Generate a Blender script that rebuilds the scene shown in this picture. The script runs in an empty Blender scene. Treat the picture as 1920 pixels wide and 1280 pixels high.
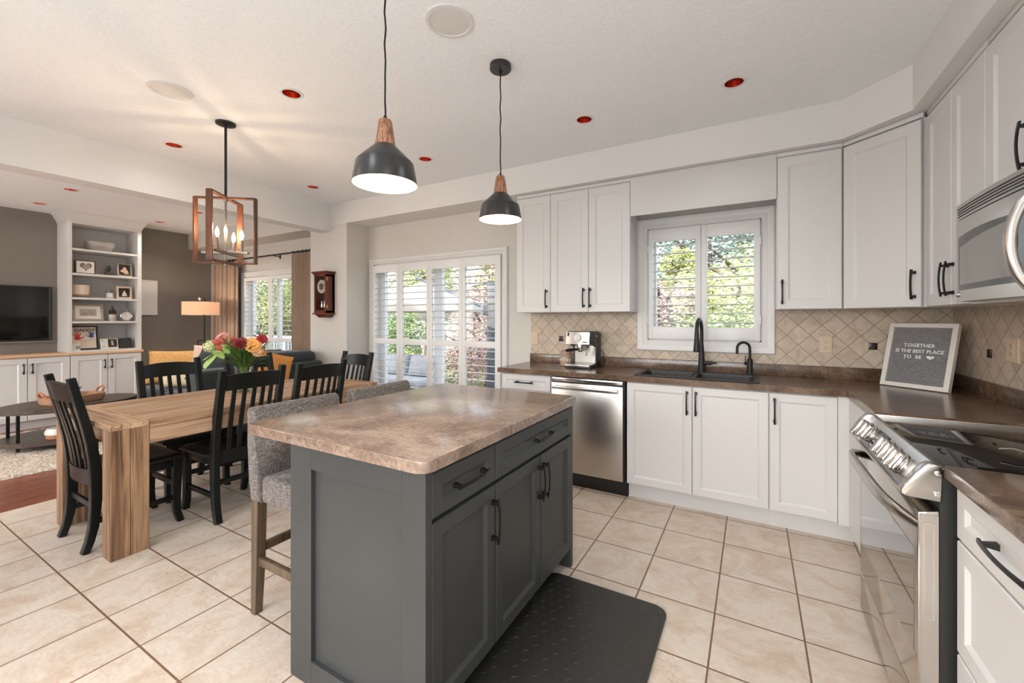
import bpy, bmesh, math, random
from math import pi, sin, cos, radians, sqrt, atan2
from mathutils import Vector, Matrix

scene = bpy.context.scene
COL = scene.collection
RND = random.Random(7)

# ------------------------------------------------------------------ camera, sky, sun, exposure
cam_data = bpy.data.cameras.new('camera')
cam = bpy.data.objects.new('camera', cam_data)
COL.objects.link(cam)
cam.location = (0, 0, 1.33)
cam.rotation_euler = (radians(90), 0, 0.5100545)
cam_data.sensor_fit = 'HORIZONTAL'
cam_data.sensor_width = 36.0
cam_data.lens = 780.78 / 1920 * 36
cam_data.shift_x = -0.00749
cam_data.shift_y = -0.02160
cam_data.clip_start = 0.02
cam_data.clip_end = 300
scene.camera = cam

scene.view_settings.view_transform = 'Standard'
scene.view_settings.look = 'None'
scene.view_settings.gamma = 1.0
scene.view_settings.use_curve_mapping = False
scene.view_settings.exposure = 0.0

world = bpy.data.worlds.new('world')
scene.world = world
world.use_nodes = True
wt = world.node_tree
wt.nodes.clear()
w_out = wt.nodes.new('ShaderNodeOutputWorld')
w_bg = wt.nodes.new('ShaderNodeBackground')
w_sky = wt.nodes.new('ShaderNodeTexSky')
w_sky.sky_type = 'NISHITA'
w_sky.sun_disc = False
w_sky.sun_elevation = radians(48)
w_sky.sun_rotation = radians(200)
w_sky.air_density = 1.0
w_sky.dust_density = 3.5
w_sky.ozone_density = 1.0
w_hsv = wt.nodes.new('ShaderNodeHueSaturation')
w_hsv.inputs['Saturation'].default_value = 0.45
w_bg.inputs['Strength'].default_value = 0.85
wt.links.new(w_sky.outputs['Color'], w_hsv.inputs['Color'])
wt.links.new(w_hsv.outputs['Color'], w_bg.inputs['Color'])
wt.links.new(w_bg.outputs['Background'], w_out.inputs['Surface'])

def lamp(name, kind, loc, energy, color=(1, 1, 1), size=None, rot=(0, 0, 0), size_y=None, spread=None, radius=None):
    d = bpy.data.lights.new(name, kind)
    d.energy = energy
    d.color = color
    if kind == 'AREA':
        d.shape = 'RECTANGLE' if size_y else 'DISK'
        d.size = size
        if size_y:
            d.size_y = size_y
        if spread:
            d.spread = spread
    elif kind == 'SUN':
        d.angle = radians(2)
    elif radius is not None:
        d.shadow_soft_size = radius
    o = bpy.data.objects.new(name, d)
    o.location = loc
    o.rotation_euler = rot
    COL.objects.link(o)
    return o

# sun from behind the house, over the roof, onto the garden
lamp('sun', 'SUN', (0, -10, 20), 3.4, (1.0, 0.95, 0.86), rot=(radians(46), 0, radians(-16)))
# area fill lamps added behind the camera, outside the window openings
lamp('fill_kitchen', 'AREA', (-1.25, -1.78, 1.45), 64, (0.80, 0.92, 1.0), 3.4, (radians(142), 0, 0), 2.0)  # stands in for flash bounced behind the camera
lamp('fill_side', 'AREA', (1.36, -0.5, 1.6), 20, (0.80, 0.92, 1.0), 1.5, (0, radians(100), 0), 1.25)  # added to brighten the island's right side
lamp('daylight_family_room', 'AREA', (-6.2, -1.78, 1.4), 64, (1.0, 0.95, 0.89), 2.4, (radians(115), 0, 0), 1.9)
# the recessed downlights, lit as overhead fill; the lamps without fixtures are added
for dx, dy, dw_ in [(-2.468, 1.545, 1.26), (-4.011, 1.545, 1.26), (-2.464, 2.738, 0.92), (-4.011, 2.745, 0.67), (-0.095, 2.735, 1.09), (-1.018, 2.735, 1.09), (-6.348, 1.54, 1.39), (-7.435, 1.54, 0.88), (-7.363, 2.672, 3.12), (-6.28, 2.672, 4.92),
                    (-0.095, 1.545, 2.73), (-0.095, 0.35, 4.09), (-1.3, 0.35, 2.39), (-2.468, 0.35, 1.26), (-4.011, 0.35, 0.63), (-0.095, -0.85, 3.07), (-1.3, -0.85, 2.05), (-2.468, -0.85, 0.84)]:  # added lamps with no fixture, for overhead fill
    lamp('downlight', 'AREA', (dx, dy, 2.712), dw_ * (1.3 if dx < -6 else 1), (1.0, 0.93, 0.85) if dx < -6 else (0.86, 0.95, 1.0), 0.085, spread=radians(125 if dy > 2 else 155))

# sky portals in the garden windows (they only guide the sampling of the sky)
for nm, loc, sx, sy in (('sky_portal_patio_door', (-3.15, 3.80, 1.02), 1.85, 1.9), ('sky_portal_sink_window', (-0.36, 3.80, 1.62), 0.82, 0.9), ('sky_portal_family_room', (-6.33, 3.80, 1.3), 1.3, 1.5)):
    p = lamp(nm, 'AREA', loc, 1.0, (1, 1, 1), sx, (radians(-90), 0, 0), sy)
    p.data.cycles.is_portal = True

# ------------------------------------------------------------------ helpers
def lin(r, g, b):
    f = lambda c: (c / 255 / 12.92) if c / 255 <= 0.04045 else ((c / 255 + 0.055) / 1.055) ** 2.4
    return (f(r), f(g), f(b), 1.0)

class MB:
    """collects shapes; build() links them as ONE mesh object"""
    def __init__(s, M=None):
        s.bm = bmesh.new()
        s.M = M if M is not None else Matrix.Identity(4)

    def v(s, p):
        return s.bm.verts.new(s.M @ Vector(p))

    def f(s, vs):
        try:
            return s.bm.faces.new(vs)
        except ValueError:
            return None

    def hull8(s, pts, b=0.0, seg=2):
        vs = [s.v(p) for p in pts]
        fs = [s.f([vs[i] for i in q]) for q in ((3, 2, 1, 0), (4, 5, 6, 7), (0, 1, 5, 4), (1, 2, 6, 5), (2, 3, 7, 6), (3, 0, 4, 7))]
        if b > 0:
            es = list({e for fc in fs for e in fc.edges})
            bmesh.ops.bevel(s.bm, geom=es, offset=b, segments=seg, affect='EDGES', profile=0.5, clamp_overlap=True)
        return s

    def box(s, x0, x1, y0, y1, z0, z1, b=0.0, seg=2):
        return s.hull8([(x0, y0, z0), (x1, y0, z0), (x1, y1, z0), (x0, y1, z0), (x0, y0, z1), (x1, y0, z1), (x1, y1, z1), (x0, y1, z1)], b, seg)

    def cbox(s, c, size, rot=None, b=0.0):
        M0 = s.M
        s.M = M0 @ Matrix.Translation(c) @ (rot.to_4x4() if rot is not None else Matrix.Identity(4))
        x, y, z = size[0] / 2, size[1] / 2, size[2] / 2
        s.box(-x, x, -y, y, -z, z, b)
        s.M = M0
        return s

    def ring(s, pts):
        return [s.v(p) for p in pts]

    def bridge(s, a, b):
        n = len(a)
        for i in range(n):
            s.f([a[i], a[(i + 1) % n], b[(i + 1) % n], b[i]])

    def tube(s, pts, r, n=10, closed=False, caps=True):
        P = [Vector(p) for p in pts]
        m = len(P)
        rad = r if isinstance(r, (list, tuple)) else [r] * m
        rings = []
        up = None
        for i in range(m):
            if closed:
                t = P[(i + 1) % m] - P[i - 1]
            else:
                t = P[min(i + 1, m - 1)] - P[max(i - 1, 0)]
            t.normalize()
            if up is None:
                up = Vector((0, 0, 1)) if abs(t.z) < 0.9 else Vector((1, 0, 0))
            a = t.cross(up)
            if a.length < 1e-6:
                a = t.orthogonal()
            a.normalize()
            bb = a.cross(t).normalized()
            up = bb
            rings.append(s.ring([P[i] + (a * cos(2 * pi * k / n) + bb * sin(2 * pi * k / n)) * rad[i] for k in range(n)]))
        for i in range(m - 1):
            s.bridge(rings[i], rings[i + 1])
        if closed:
            s.bridge(rings[-1], rings[0])
        elif caps:
            s.f(rings[0][::-1])
            s.f(rings[-1])
        return s

    def lathe(s, prof, c=(0, 0, 0), n=32, axis='z', caps=True):
        rings = []
        for r, h in prof:
            pts = []
            for k in range(n):
                a = 2 * pi * k / n
                u, w = r * cos(a), r * sin(a)
                p = {'z': (u, w, h), 'y': (u, h, w), 'x': (h, u, w)}[axis]
                pts.append((c[0] + p[0], c[1] + p[1], c[2] + p[2]))
            rings.append(s.ring(pts))
        for i in range(len(rings) - 1):
            s.bridge(rings[i], rings[i + 1])
        if caps:
            s.f(rings[0][::-1])
            s.f(rings[-1])
        return s

    def prism(s, poly, a0, a1, axis='z', b=0.0, seg=2):
        def P(p, a):
            return {'z': (p[0], p[1], a), 'y': (p[0], a, p[1]), 'x': (a, p[0], p[1])}[axis]
        lo = s.ring([P(p, a0) for p in poly])
        hi = s.ring([P(p, a1) for p in poly])
        f0 = s.f(lo[::-1])
        f1 = s.f(hi)
        s.bridge(lo, hi)
        if b > 0:
            es = list({e for fc in (f0, f1) if fc for e in fc.edges})
            bmesh.ops.bevel(s.bm, geom=es, offset=b, segments=seg, affect='EDGES', profile=0.5, clamp_overlap=True)
        return s

    def strap(s, pts, w, t, side=(1, 0, 0), b=0.0):
        """bar of section w (along side) x t that follows pts; w, t may be lists"""
        P = [Vector(p) for p in pts]
        sd = Vector(side).normalized()
        m = len(P)
        W = w if isinstance(w, (list, tuple)) else [w] * m
        T = t if isinstance(t, (list, tuple)) else [t] * m
        rings = []
        for i in range(m):
            d = (P[min(i + 1, m - 1)] - P[max(i - 1, 0)]).normalized()
            nrm = sd.cross(d).normalized()
            a, c = sd * W[i] / 2, nrm * T[i] / 2
            if b > 0:
                e, g = sd * (W[i] / 2 - b), nrm * (T[i] / 2 - b)
                q = [e + c, -e + c, -a + g, -a - g, -e - c, e - c, a - g, a + g]
            else:
                q = [a + c, -a + c, -a - c, a - c]
            rings.append(s.ring([P[i] + k for k in q]))
        for i in range(m - 1):
            s.bridge(rings[i], rings[i + 1])
        s.f(rings[0][::-1])
        s.f(rings[-1])
        return s

    def nested(s, x0, x1, z0, z1, loops, cap0=True, cap1=True):
        """rectangle loops (inset, y): fronts of doors, frames, casings; front faces -y"""
        rs = []
        for ins, y in loops:
            rs.append(s.ring([(x0 + ins, y, z0 + ins), (x1 - ins, y, z0 + ins), (x1 - ins, y, z1 - ins), (x0 + ins, y, z1 - ins)]))
        for i in range(len(rs) - 1):
            s.bridge(rs[i], rs[i + 1])
        if cap0:
            s.f(rs[0][::-1])
        if cap1:
            s.f(rs[-1])
        return s

    def door(s, x0, x1, z0, z1, t=0.02, fr=0.058, rec=0.009, g=0.0015):
        return s.nested(x0 + g, x1 - g, z0 + g, z1 - g, [(0, 0), (0, -t + 0.003), (0.003, -t), (fr, -t), (fr + 0.004, -t + 0.003), (fr + 0.012, -t + rec), (fr + 0.016, -t + rec)])

    def sphere(s, c, r, n=12, m=8, sc=(1, 1, 1)):
        rings = []
        for j in range(1, m):
            th = pi * j / m
            rings.append(s.ring([(c[0] + r * sc[0] * sin(th) * cos(2 * pi * k / n), c[1] + r * sc[1] * sin(th) * sin(2 * pi * k / n), c[2] - r * sc[2] * cos(th)) for k in range(n)]))
        for i in range(len(rings) - 1):
            s.bridge(rings[i], rings[i + 1])
        b0 = s.v((c[0], c[1], c[2] - r * sc[2]))
        b1 = s.v((c[0], c[1], c[2] + r * sc[2]))
        for k in range(n):
            s.f([rings[0][(k + 1) % n], rings[0][k], b0])
            s.f([rings[-1][k], rings[-1][(k + 1) % n], b1])
        return s

    def grid(s, fn, nu, nv, closed_u=False):
        """surface fn(u, v) for u, v in 0..1"""
        vs = [[s.v(fn(i / nu, j / nv)) for j in range(nv + 1)] for i in range(nu if closed_u else nu + 1)]
        m = len(vs)
        for i in range(nu):
            a, b = vs[i], vs[(i + 1) % m]
            for j in range(nv):
                s.f([a[j], b[j], b[j + 1], a[j + 1]])
        return s

    def pillow(s, w, h, t, M, n=14, pinch=0.08):
        """cushion w x h x t, flat in its own xz plane, placed by matrix M"""
        M0 = s.M
        s.M = M0 @ M
        for sg in (1, -1):
            def fn(u, v):
                a, b = 2 * u - 1, 2 * v - 1
                e = max(0.0, (1 - a ** 4) * (1 - b ** 4))
                k = 1 - pinch * (1 - abs(a) ** 2) * abs(b) ** 3
                q = 1 - pinch * (1 - abs(b) ** 2) * abs(a) ** 3
                return (a * w / 2 * q, sg * t / 2 * e ** 0.55, b * h / 2 * k)
            s.grid(fn, n, n)
        s.M = M0
        return s

    def build(s, name, mat, parent=None, world=True, smooth=35.0, solid=None, sub=0):
        bm = s.bm
        bmesh.ops.remove_doubles(bm, verts=bm.verts, dist=1e-5)
        if parent is not None and world:
            off = Vector((0, 0, 0))
            rz = 0.0
            p = parent
            while p is not None:
                off += p.location
                rz += p.rotation_euler.z
                p = p.parent
            bm.transform(Matrix.Rotation(-rz, 4, 'Z') @ Matrix.Translation(-off))
        bmesh.ops.recalc_face_normals(bm, faces=bm.faces)
        if smooth:
            lim = radians(smooth)
            for fc in bm.faces:
                fc.smooth = True
            for e in bm.edges:
                if len(e.link_faces) == 2:
                    e.smooth = e.calc_face_angle(0.0) < lim
                else:
                    e.smooth = False
        me = bpy.data.meshes.new(name)
        bm.to_mesh(me)
        bm.free()
        o = bpy.data.objects.new(name, me)
        COL.objects.link(o)
        if mat is not None:
            me.materials.append(mat)
        if parent is not None:
            o.parent = parent
        if solid:
            md = o.modifiers.new('solid', 'SOLIDIFY')
            md.thickness = solid
            md.offset = 0
        if sub:
            md = o.modifiers.new('sub', 'SUBSURF')
            md.levels = sub
            md.render_levels = sub
        return o

def face(kind, x, y, z=0.0):
    """matrix for a front that faces: 'S' -y, 'W' -x, 'E' +x, 'N' +y; local x runs along the front"""
    a = {'S': 0, 'W': -90, 'E': 90, 'N': 180}.get(kind, kind)
    return Matrix.Translation((x, y, z)) @ Matrix.Rotation(radians(a), 4, 'Z')

def tag(o, label=None, cat=None, group=None, kind=None):
    if label: o['label'] = label
    if cat: o['category'] = cat
    if group: o['group'] = group
    if kind: o['kind'] = kind
    return o

def thing(name, label, cat, loc=(0, 0, 0), rz=0.0, group=None):
    o = bpy.data.objects.new(name, None)
    o.empty_display_size = 0.05
    o.location = loc
    o.rotation_euler = (0, 0, rz)
    COL.objects.link(o)
    return tag(o, label, cat, group)

def kids(o):
    return [c for c in bpy.data.objects if c.parent == o]

def copy_tree(o, parent=None):
    c = o.copy()
    COL.objects.link(c)
    if parent is not None:
        c.parent = parent
    for ch in kids(o):
        copy_tree(ch, c)
    return c

def dup(o, loc, rz, label, group=None):
    c = copy_tree(o)
    c.location = loc
    c.rotation_euler = (0, 0, rz)
    c['label'] = label
    if group: c['group'] = group
    return c

def text_mesh(name, body, size, M, mat, parent, extrude=0.0008, align='CENTER', spacing=1.0, world=True, bold=0.0):
    cu = bpy.data.curves.new(name, 'FONT')
    cu.body = body
    cu.size = size
    cu.align_x = align
    cu.align_y = 'CENTER'
    cu.extrude = extrude
    cu.offset = bold
    cu.space_character = spacing
    cu.resolution_u = 3
    t = bpy.data.objects.new(name + '_curve', cu)
    COL.objects.link(t)
    dg = bpy.context.evaluated_depsgraph_get()
    dg.update()
    me = bpy.data.meshes.new_from_object(t.evaluated_get(dg))
    bpy.data.objects.remove(t)
    mb = MB()
    mb.bm.from_mesh(me)
    mb.bm.transform(M)
    bpy.data.meshes.remove(me)
    return mb.build(name, mat, parent, world=world, smooth=0)

# ------------------------------------------------------------------ materials
def new_mat(name):
    m = bpy.data.materials.new(name)
    m.use_nodes = True
    nt = m.node_tree
    b = nt.nodes['Principled BSDF']
    return m, nt, b

def mat(name, col, rough=0.5, metal=0.0, spec=None, emit=None, estr=0.0, sheen=0.0, coat=0.0, alpha=None):
    m, nt, b = new_mat(name)
    b.inputs['Base Color'].default_value = col
    b.inputs['Roughness'].default_value = rough
    b.inputs['Metallic'].default_value = metal
    if spec is not None: b.inputs['Specular IOR Level'].default_value = spec
    if coat: b.inputs['Coat Weight'].default_value = coat
    if sheen: b.inputs['Sheen Weight'].default_value = sheen
    if emit:
        b.inputs['Emission Color'].default_value = emit
        b.inputs['Emission Strength'].default_value = estr
    return m

def N(nt, kind, **kw):
    n = nt.nodes.new(kind)
    for k, v in kw.items():
        setattr(n, k, v)
    return n

def ramp(nt, fac, stops):
    r = nt.nodes.new('ShaderNodeValToRGB')
    el = r.color_ramp.elements
    el[0].position, el[0].color = stops[0]
    el[1].position, el[1].color = stops[-1]
    for p, c in stops[1:-1]:
        e = el.new(p)
        e.color = c
    nt.links.new(fac, r.inputs['Fac'])
    return r.outputs['Color']

def coords(nt, scale=(1, 1, 1), rot=(0, 0, 0), world=False, loc=(0, 0, 0)):
    if world:
        g = N(nt, 'ShaderNodeNewGeometry').outputs['Position']
    else:
        g = N(nt, 'ShaderNodeTexCoord').outputs['Object']
    mp = N(nt, 'ShaderNodeMapping')
    mp.inputs['Scale'].default_value = scale
    mp.inputs['Rotation'].default_value = rot
    mp.inputs['Location'].default_value = loc
    nt.links.new(g, mp.inputs['Vector'])
    return mp.outputs['Vector']

def noise(nt, vec, scale=5, detail=4, rough=0.55, dist=0.0):
    n = N(nt, 'ShaderNodeTexNoise')
    n.inputs['Scale'].default_value = scale
    n.inputs['Detail'].default_value = detail
    n.inputs['Roughness'].default_value = rough
    n.inputs['Distortion'].default_value = dist
    nt.links.new(vec, n.inputs['Vector'])
    return n.outputs['Fac']

def bump(nt, b, height, strength=0.2, dist=0.01):
    n = N(nt, 'ShaderNodeBump')
    n.inputs['Strength'].default_value = strength
    n.inputs['Distance'].default_value = dist
    nt.links.new(height, n.inputs['Height'])
    nt.links.new(n.outputs['Normal'], b.inputs['Normal'])

def mathn(nt, op, a, b=None, c=None):
    n = N(nt, 'ShaderNodeMath', operation=op)
    for i, x in enumerate((a, b, c)):
        if x is None: continue
        if isinstance(x, (int, float)): n.inputs[i].default_value = x
        else: nt.links.new(x, n.inputs[i])
    return n.outputs[0]

def mixc(nt, fac, a, b, mode='MIX'):
    n = N(nt, 'ShaderNodeMix', data_type='RGBA', blend_type=mode)
    if isinstance(fac, (int, float)): n.inputs[0].default_value = fac
    else: nt.links.new(fac, n.inputs[0])
    for i, x in ((6, a), (7, b)):
        if isinstance(x, tuple): n.inputs[i].default_value = x
        else: nt.links.new(x, n.inputs[i])
    return n.outputs[2]

def nmat(name, stops, scale=5, stretch=(1, 1, 1), rough=0.5, detail=5, bumps=0.0, bdist=0.004, world=False, dist=0.0, metal=0.0, nrough=0.55, spec=None, sheen=0.0):
    m, nt, b = new_mat(name)
    v = coords(nt, stretch, world=world)
    n = noise(nt, v, scale, detail, nrough, dist)
    nt.links.new(ramp(nt, n, stops), b.inputs['Base Color'])
    b.inputs['Roughness'].default_value = rough
    b.inputs['Metallic'].default_value = metal
    if spec is not None: b.inputs['Specular IOR Level'].default_value = spec
    if sheen: b.inputs['Sheen Weight'].default_value = sheen
    if bumps: bump(nt, b, n, bumps, bdist)
    return m

def grid_mask(nt, vec, sx, sy, wx, wy):
    """1 on the joints of a grid of pitch sx, sy in the first two axes of vec"""
    sep = N(nt, 'ShaderNodeSeparateXYZ')
    nt.links.new(vec, sep.inputs[0])
    out = []
    for ax, s_, w_ in ((0, sx, wx), (1, sy, wy)):
        t = mathn(nt, 'DIVIDE', sep.outputs[ax], s_)
        fr = mathn(nt, 'FRACT', t)
        d = mathn(nt, 'MINIMUM', fr, mathn(nt, 'SUBTRACT', 1.0, fr))
        out.append(mathn(nt, 'LESS_THAN', d, w_ / s_ / 2))
    return mathn(nt, 'MAXIMUM', out[0], out[1]), sep

def cell_noise(nt, vec, sx, sy):
    sc = N(nt, 'ShaderNodeVectorMath', operation='DIVIDE')
    nt.links.new(vec, sc.inputs[0])
    sc.inputs[1].default_value = (sx, sy, 1)
    fl = N(nt, 'ShaderNodeVectorMath', operation='FLOOR')
    nt.links.new(sc.outputs[0], fl.inputs[0])
    ml = N(nt, 'ShaderNodeVectorMath', operation='MULTIPLY')
    nt.links.new(fl.outputs[0], ml.inputs[0])
    ml.inputs[1].default_value = (1, 1, 0)
    wn = N(nt, 'ShaderNodeTexWhiteNoise', noise_dimensions='3D')
    nt.links.new(ml.outputs[0], wn.inputs['Vector'])
    return wn.outputs['Value'], wn.outputs['Color']

WALL = nmat('painted_wall_shaded', [(0.3, (0.63, 0.595, 0.555, 1)), (0.7, (0.655, 0.62, 0.58, 1))], 2.0, rough=0.75, world=True)  # shade from the light falling off is put into this colour
WALL_LIT = nmat('painted_wall_lit', [(0.3, (0.74, 0.72, 0.70, 1)), (0.7, (0.76, 0.74, 0.72, 1))], 2.0, rough=0.75, world=True)  # same paint in its lit tone, for soffit and beam
WALL_TAUPE = nmat('painted_wall_taupe', [(0.3, lin(124, 117, 110)), (0.7, lin(129, 122, 115))], 3.0, rough=0.8, world=True)
def ceiling_mat():
    m, nt, b = new_mat('textured_ceiling')
    v = coords(nt, (1, 1, 1), world=True)
    n = noise(nt, v, 55, 3, 0.6, 0.6)
    nt.links.new(ramp(nt, n, [(0.3, (0.85, 0.86, 0.87, 1)), (0.7, (0.90, 0.91, 0.925, 1))]), b.inputs['Base Color'])
    b.inputs['Roughness'].default_value = 0.85
    bump(nt, b, n, 0.35, 0.006)
    return m
CEIL = ceiling_mat()
WHITE = mat('white_lacquer', (0.69, 0.672, 0.655, 1), 0.38)
TRIM = mat('white_trim_paint', (0.72, 0.70, 0.685, 1), 0.42)
LOUVER = mat('shutter_white', (0.80, 0.785, 0.775, 1), 0.4)
FRAME_OUT = mat('white_window_vinyl', (0.88, 0.89, 0.90, 1), 0.4)
BLACK = mat('black_metal', (0.006, 0.006, 0.006, 1), 0.35, spec=0.35)
BLACKP = mat('matte_black_paint', (0.012, 0.012, 0.012, 1), 0.5)
CHAIRM = nmat('black_painted_wood', [(0.3, (0.0035, 0.0045, 0.004, 1)), (0.7, (0.006, 0.0075, 0.0065, 1))], 8, (1, 1, 6), rough=0.36, spec=0.32)
STEEL = nmat('brushed_steel', [(0.3, (0.52, 0.485, 0.45, 1)), (0.7, (0.58, 0.545, 0.51, 1))], 30, (0.6, 0.6, 40), rough=0.30, metal=1.0)
STEELH = nmat('brushed_steel_lengthwise', [(0.3, (0.50, 0.47, 0.44, 1)), (0.7, (0.56, 0.53, 0.50, 1))], 30, (30, 0.6, 40), rough=0.27, metal=1.0)
CHROME = mat('polished_steel', (0.62, 0.60, 0.58, 1), 0.16, 1.0)
DARKGLASS = mat('black_glass', (0.006, 0.006, 0.006, 1), 0.04, spec=0.6)
MIRRORGLASS = mat('smoked_oven_glass', (0.055, 0.048, 0.043, 1), 0.03, spec=1.0, coat=1.0)
COPPER = mat('copper_reflector', (0.80, 0.22, 0.12, 1), 0.22, 1.0)
ISLAND = nmat('charcoal_cabinet_paint', [(0.3, (0.047, 0.048, 0.047, 1)), (0.7, (0.055, 0.056, 0.055, 1))], 3, rough=0.42, spec=0.25)

def stone(name, dark, mid, light, vein):
    m, nt, b = new_mat(name)
    v = coords(nt, (1, 1, 1), world=True)
    n1 = noise(nt, v, 3.2, 7, 0.62, 1.4)
    c1 = ramp(nt, n1, [(0.26, dark), (0.48, mid), (0.70, light), (0.84, mid)])
    n2 = noise(nt, coords(nt, (1, 2.2, 1), world=True), 30, 8, 0.8, 1.2)
    c2 = ramp(nt, n2, [(0.34, (0.45, 0.41, 0.38, 1)), (0.52, (1, 1, 1, 1)), (0.68, (1.38, 1.34, 1.30, 1))])
    c = mixc(nt, 0.8, c1, c2, 'MULTIPLY')
    n3 = noise(nt, v, 6.5, 8, 0.7, 2.6)
    vm = mathn(nt, 'LESS_THAN', mathn(nt, 'ABSOLUTE', mathn(nt, 'SUBTRACT', n3, 0.5)), 0.006)
    c = mixc(nt, mathn(nt, 'MULTIPLY', vm, 0.6), c, vein)
    nt.links.new(c, b.inputs['Base Color'])
    b.inputs['Roughness'].default_value = 0.19
    b.inputs['Specular IOR Level'].default_value = 0.65
    bump(nt, b, n2, 0.06, 0.002)
    return m
STONE = stone('brown_stone_laminate', lin(64, 48, 38), lin(96, 74, 59), lin(134, 107, 86), lin(160, 136, 114))
STONE_LIT = stone('lit_brown_stone_laminate', lin(96, 77, 65), lin(134, 112, 97), lin(164, 143, 127), lin(190, 172, 156))  # same stone, lightened for the light that falls on the island

def tile_floor():
    m, nt, b = new_mat('beige_floor_tile')
    v = coords(nt, (1, 1, 1), world=True, loc=(0.826, -2.753, 0))
    S = 0.33815
    mask, sep = grid_mask(nt, v, S, S, 0.0075, 0.0075)
    val, colr = cell_noise(nt, v, S, S)
    off = N(nt, 'ShaderNodeVectorMath', operation='MULTIPLY_ADD')
    nt.links.new(colr, off.inputs[0])
    off.inputs[1].default_value = (9, 9, 9)
    nt.links.new(v, off.inputs[2])
    n1 = noise(nt, off.outputs[0], 5.5, 7, 0.68, 0.9)
    c1 = ramp(nt, n1, [(0.33, lin(200, 178, 156)), (0.45, lin(210, 193, 175)), (0.58, lin(219, 206, 191)), (0.75, lin(212, 197, 180))])
    mp2 = N(nt, 'ShaderNodeMapping')
    mp2.inputs['Scale'].default_value = (1.0, 3.5, 1)
    nt.links.new(off.outputs[0], mp2.inputs['Vector'])
    n2 = noise(nt, mp2.outputs[0], 26, 5, 0.7)
    c2 = ramp(nt, n2, [(0.3, (0.86, 0.83, 0.80, 1)), (0.6, (1.0, 1.0, 1.0, 1))])
    c = mixc(nt, 0.7, c1, c2, 'MULTIPLY')
    # warm speckled rust patches
    n3 = noise(nt, off.outputs[0], 3.2, 5, 0.6, 0.5)
    patch = ramp(nt, n3, [(0.52, (0, 0, 0, 1)), (0.72, (1, 1, 1, 1))])
    n4 = noise(nt, off.outputs[0], 60, 4, 0.7)
    spk = ramp(nt, n4, [(0.48, (0, 0, 0, 1)), (0.62, (1, 1, 1, 1))])
    c = mixc(nt, mathn(nt, 'MULTIPLY', mathn(nt, 'MULTIPLY', patch, spk), 0.55), c, lin(176, 134, 100))
    c = mixc(nt, mask, c, lin(122, 92, 72))
    nt.links.new(c, b.inputs['Base Color'])
    b.inputs['Roughness'].default_value = 0.42
    h = mathn(nt, 'SUBTRACT', mathn(nt, 'MULTIPLY', n2, 0.15), mask)
    bump(nt, b, h, 0.25, 0.003)
    return m
TILE = tile_floor()

def splash_mat():
    m, nt, b = new_mat('diagonal_backsplash_tile')
    # diagonal square tiles of 96 mm on the vertical plane through u = x + y, z
    g = N(nt, 'ShaderNodeNewGeometry').outputs['Position']
    sep = N(nt, 'ShaderNodeSeparateXYZ')
    nt.links.new(g, sep.inputs[0])
    nsep = N(nt, 'ShaderNodeSeparateXYZ')
    nt.links.new(N(nt, 'ShaderNodeNewGeometry').outputs['Normal'], nsep.inputs[0])
    facing = mathn(nt, 'GREATER_THAN', mathn(nt, 'ABSOLUTE', nsep.outputs[0]), 0.5)
    ux = mathn(nt, 'SUBTRACT', sep.outputs[0], 0.217)
    uy = mathn(nt, 'SUBTRACT', 3.03, sep.outputs[1])
    u = mathn(nt, 'ADD', mathn(nt, 'MULTIPLY', facing, uy), mathn(nt, 'MULTIPLY', mathn(nt, 'SUBTRACT', 1.0, facing), ux))
    w = mathn(nt, 'SUBTRACT', sep.outputs[2], 1.217)
    a = mathn(nt, 'MULTIPLY', mathn(nt, 'ADD', u, w), 0.70711)
    c_ = mathn(nt, 'MULTIPLY', mathn(nt, 'SUBTRACT', u, w), 0.70711)
    cb = N(nt, 'ShaderNodeCombineXYZ')
    nt.links.new(a, cb.inputs[0])
    nt.links.new(c_, cb.inputs[1])
    v = cb.outputs[0]
    S = 0.1005
    mask, _ = grid_mask(nt, v, S, S, 0.0048, 0.0048)
    val, colr = cell_noise(nt, v, S, S)
    off = N(nt, 'ShaderNodeVectorMath', operation='MULTIPLY_ADD')
    nt.links.new(colr, off.inputs[0])
    off.inputs[1].default_value = (5, 5, 5)
    nt.links.new(g, off.inputs[2])
    n1 = noise(nt, off.outputs[0], 14, 6, 0.65, 0.6)
    c1 = ramp(nt, n1, [(0.3, lin(178, 160, 141)), (0.5, lin(198, 182, 164)), (0.72, lin(212, 198, 181))])
    tint = ramp(nt, val, [(0.0, (0.90, 0.88, 0.86, 1)), (1.0, (1.04, 1.03, 1.02, 1))])
    c = mixc(nt, 1.0, c1, tint, 'MULTIPLY')
    c = mixc(nt, mask, c, lin(150, 130, 110))
    nt.links.new(c, b.inputs['Base Color'])
    b.inputs['Roughness'].default_value = 0.45
    bump(nt, b, mathn(nt, 'SUBTRACT', mathn(nt, 'MULTIPLY', n1, 0.2), mask), 0.35, 0.003)
    return m
SPLASH = splash_mat()

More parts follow.
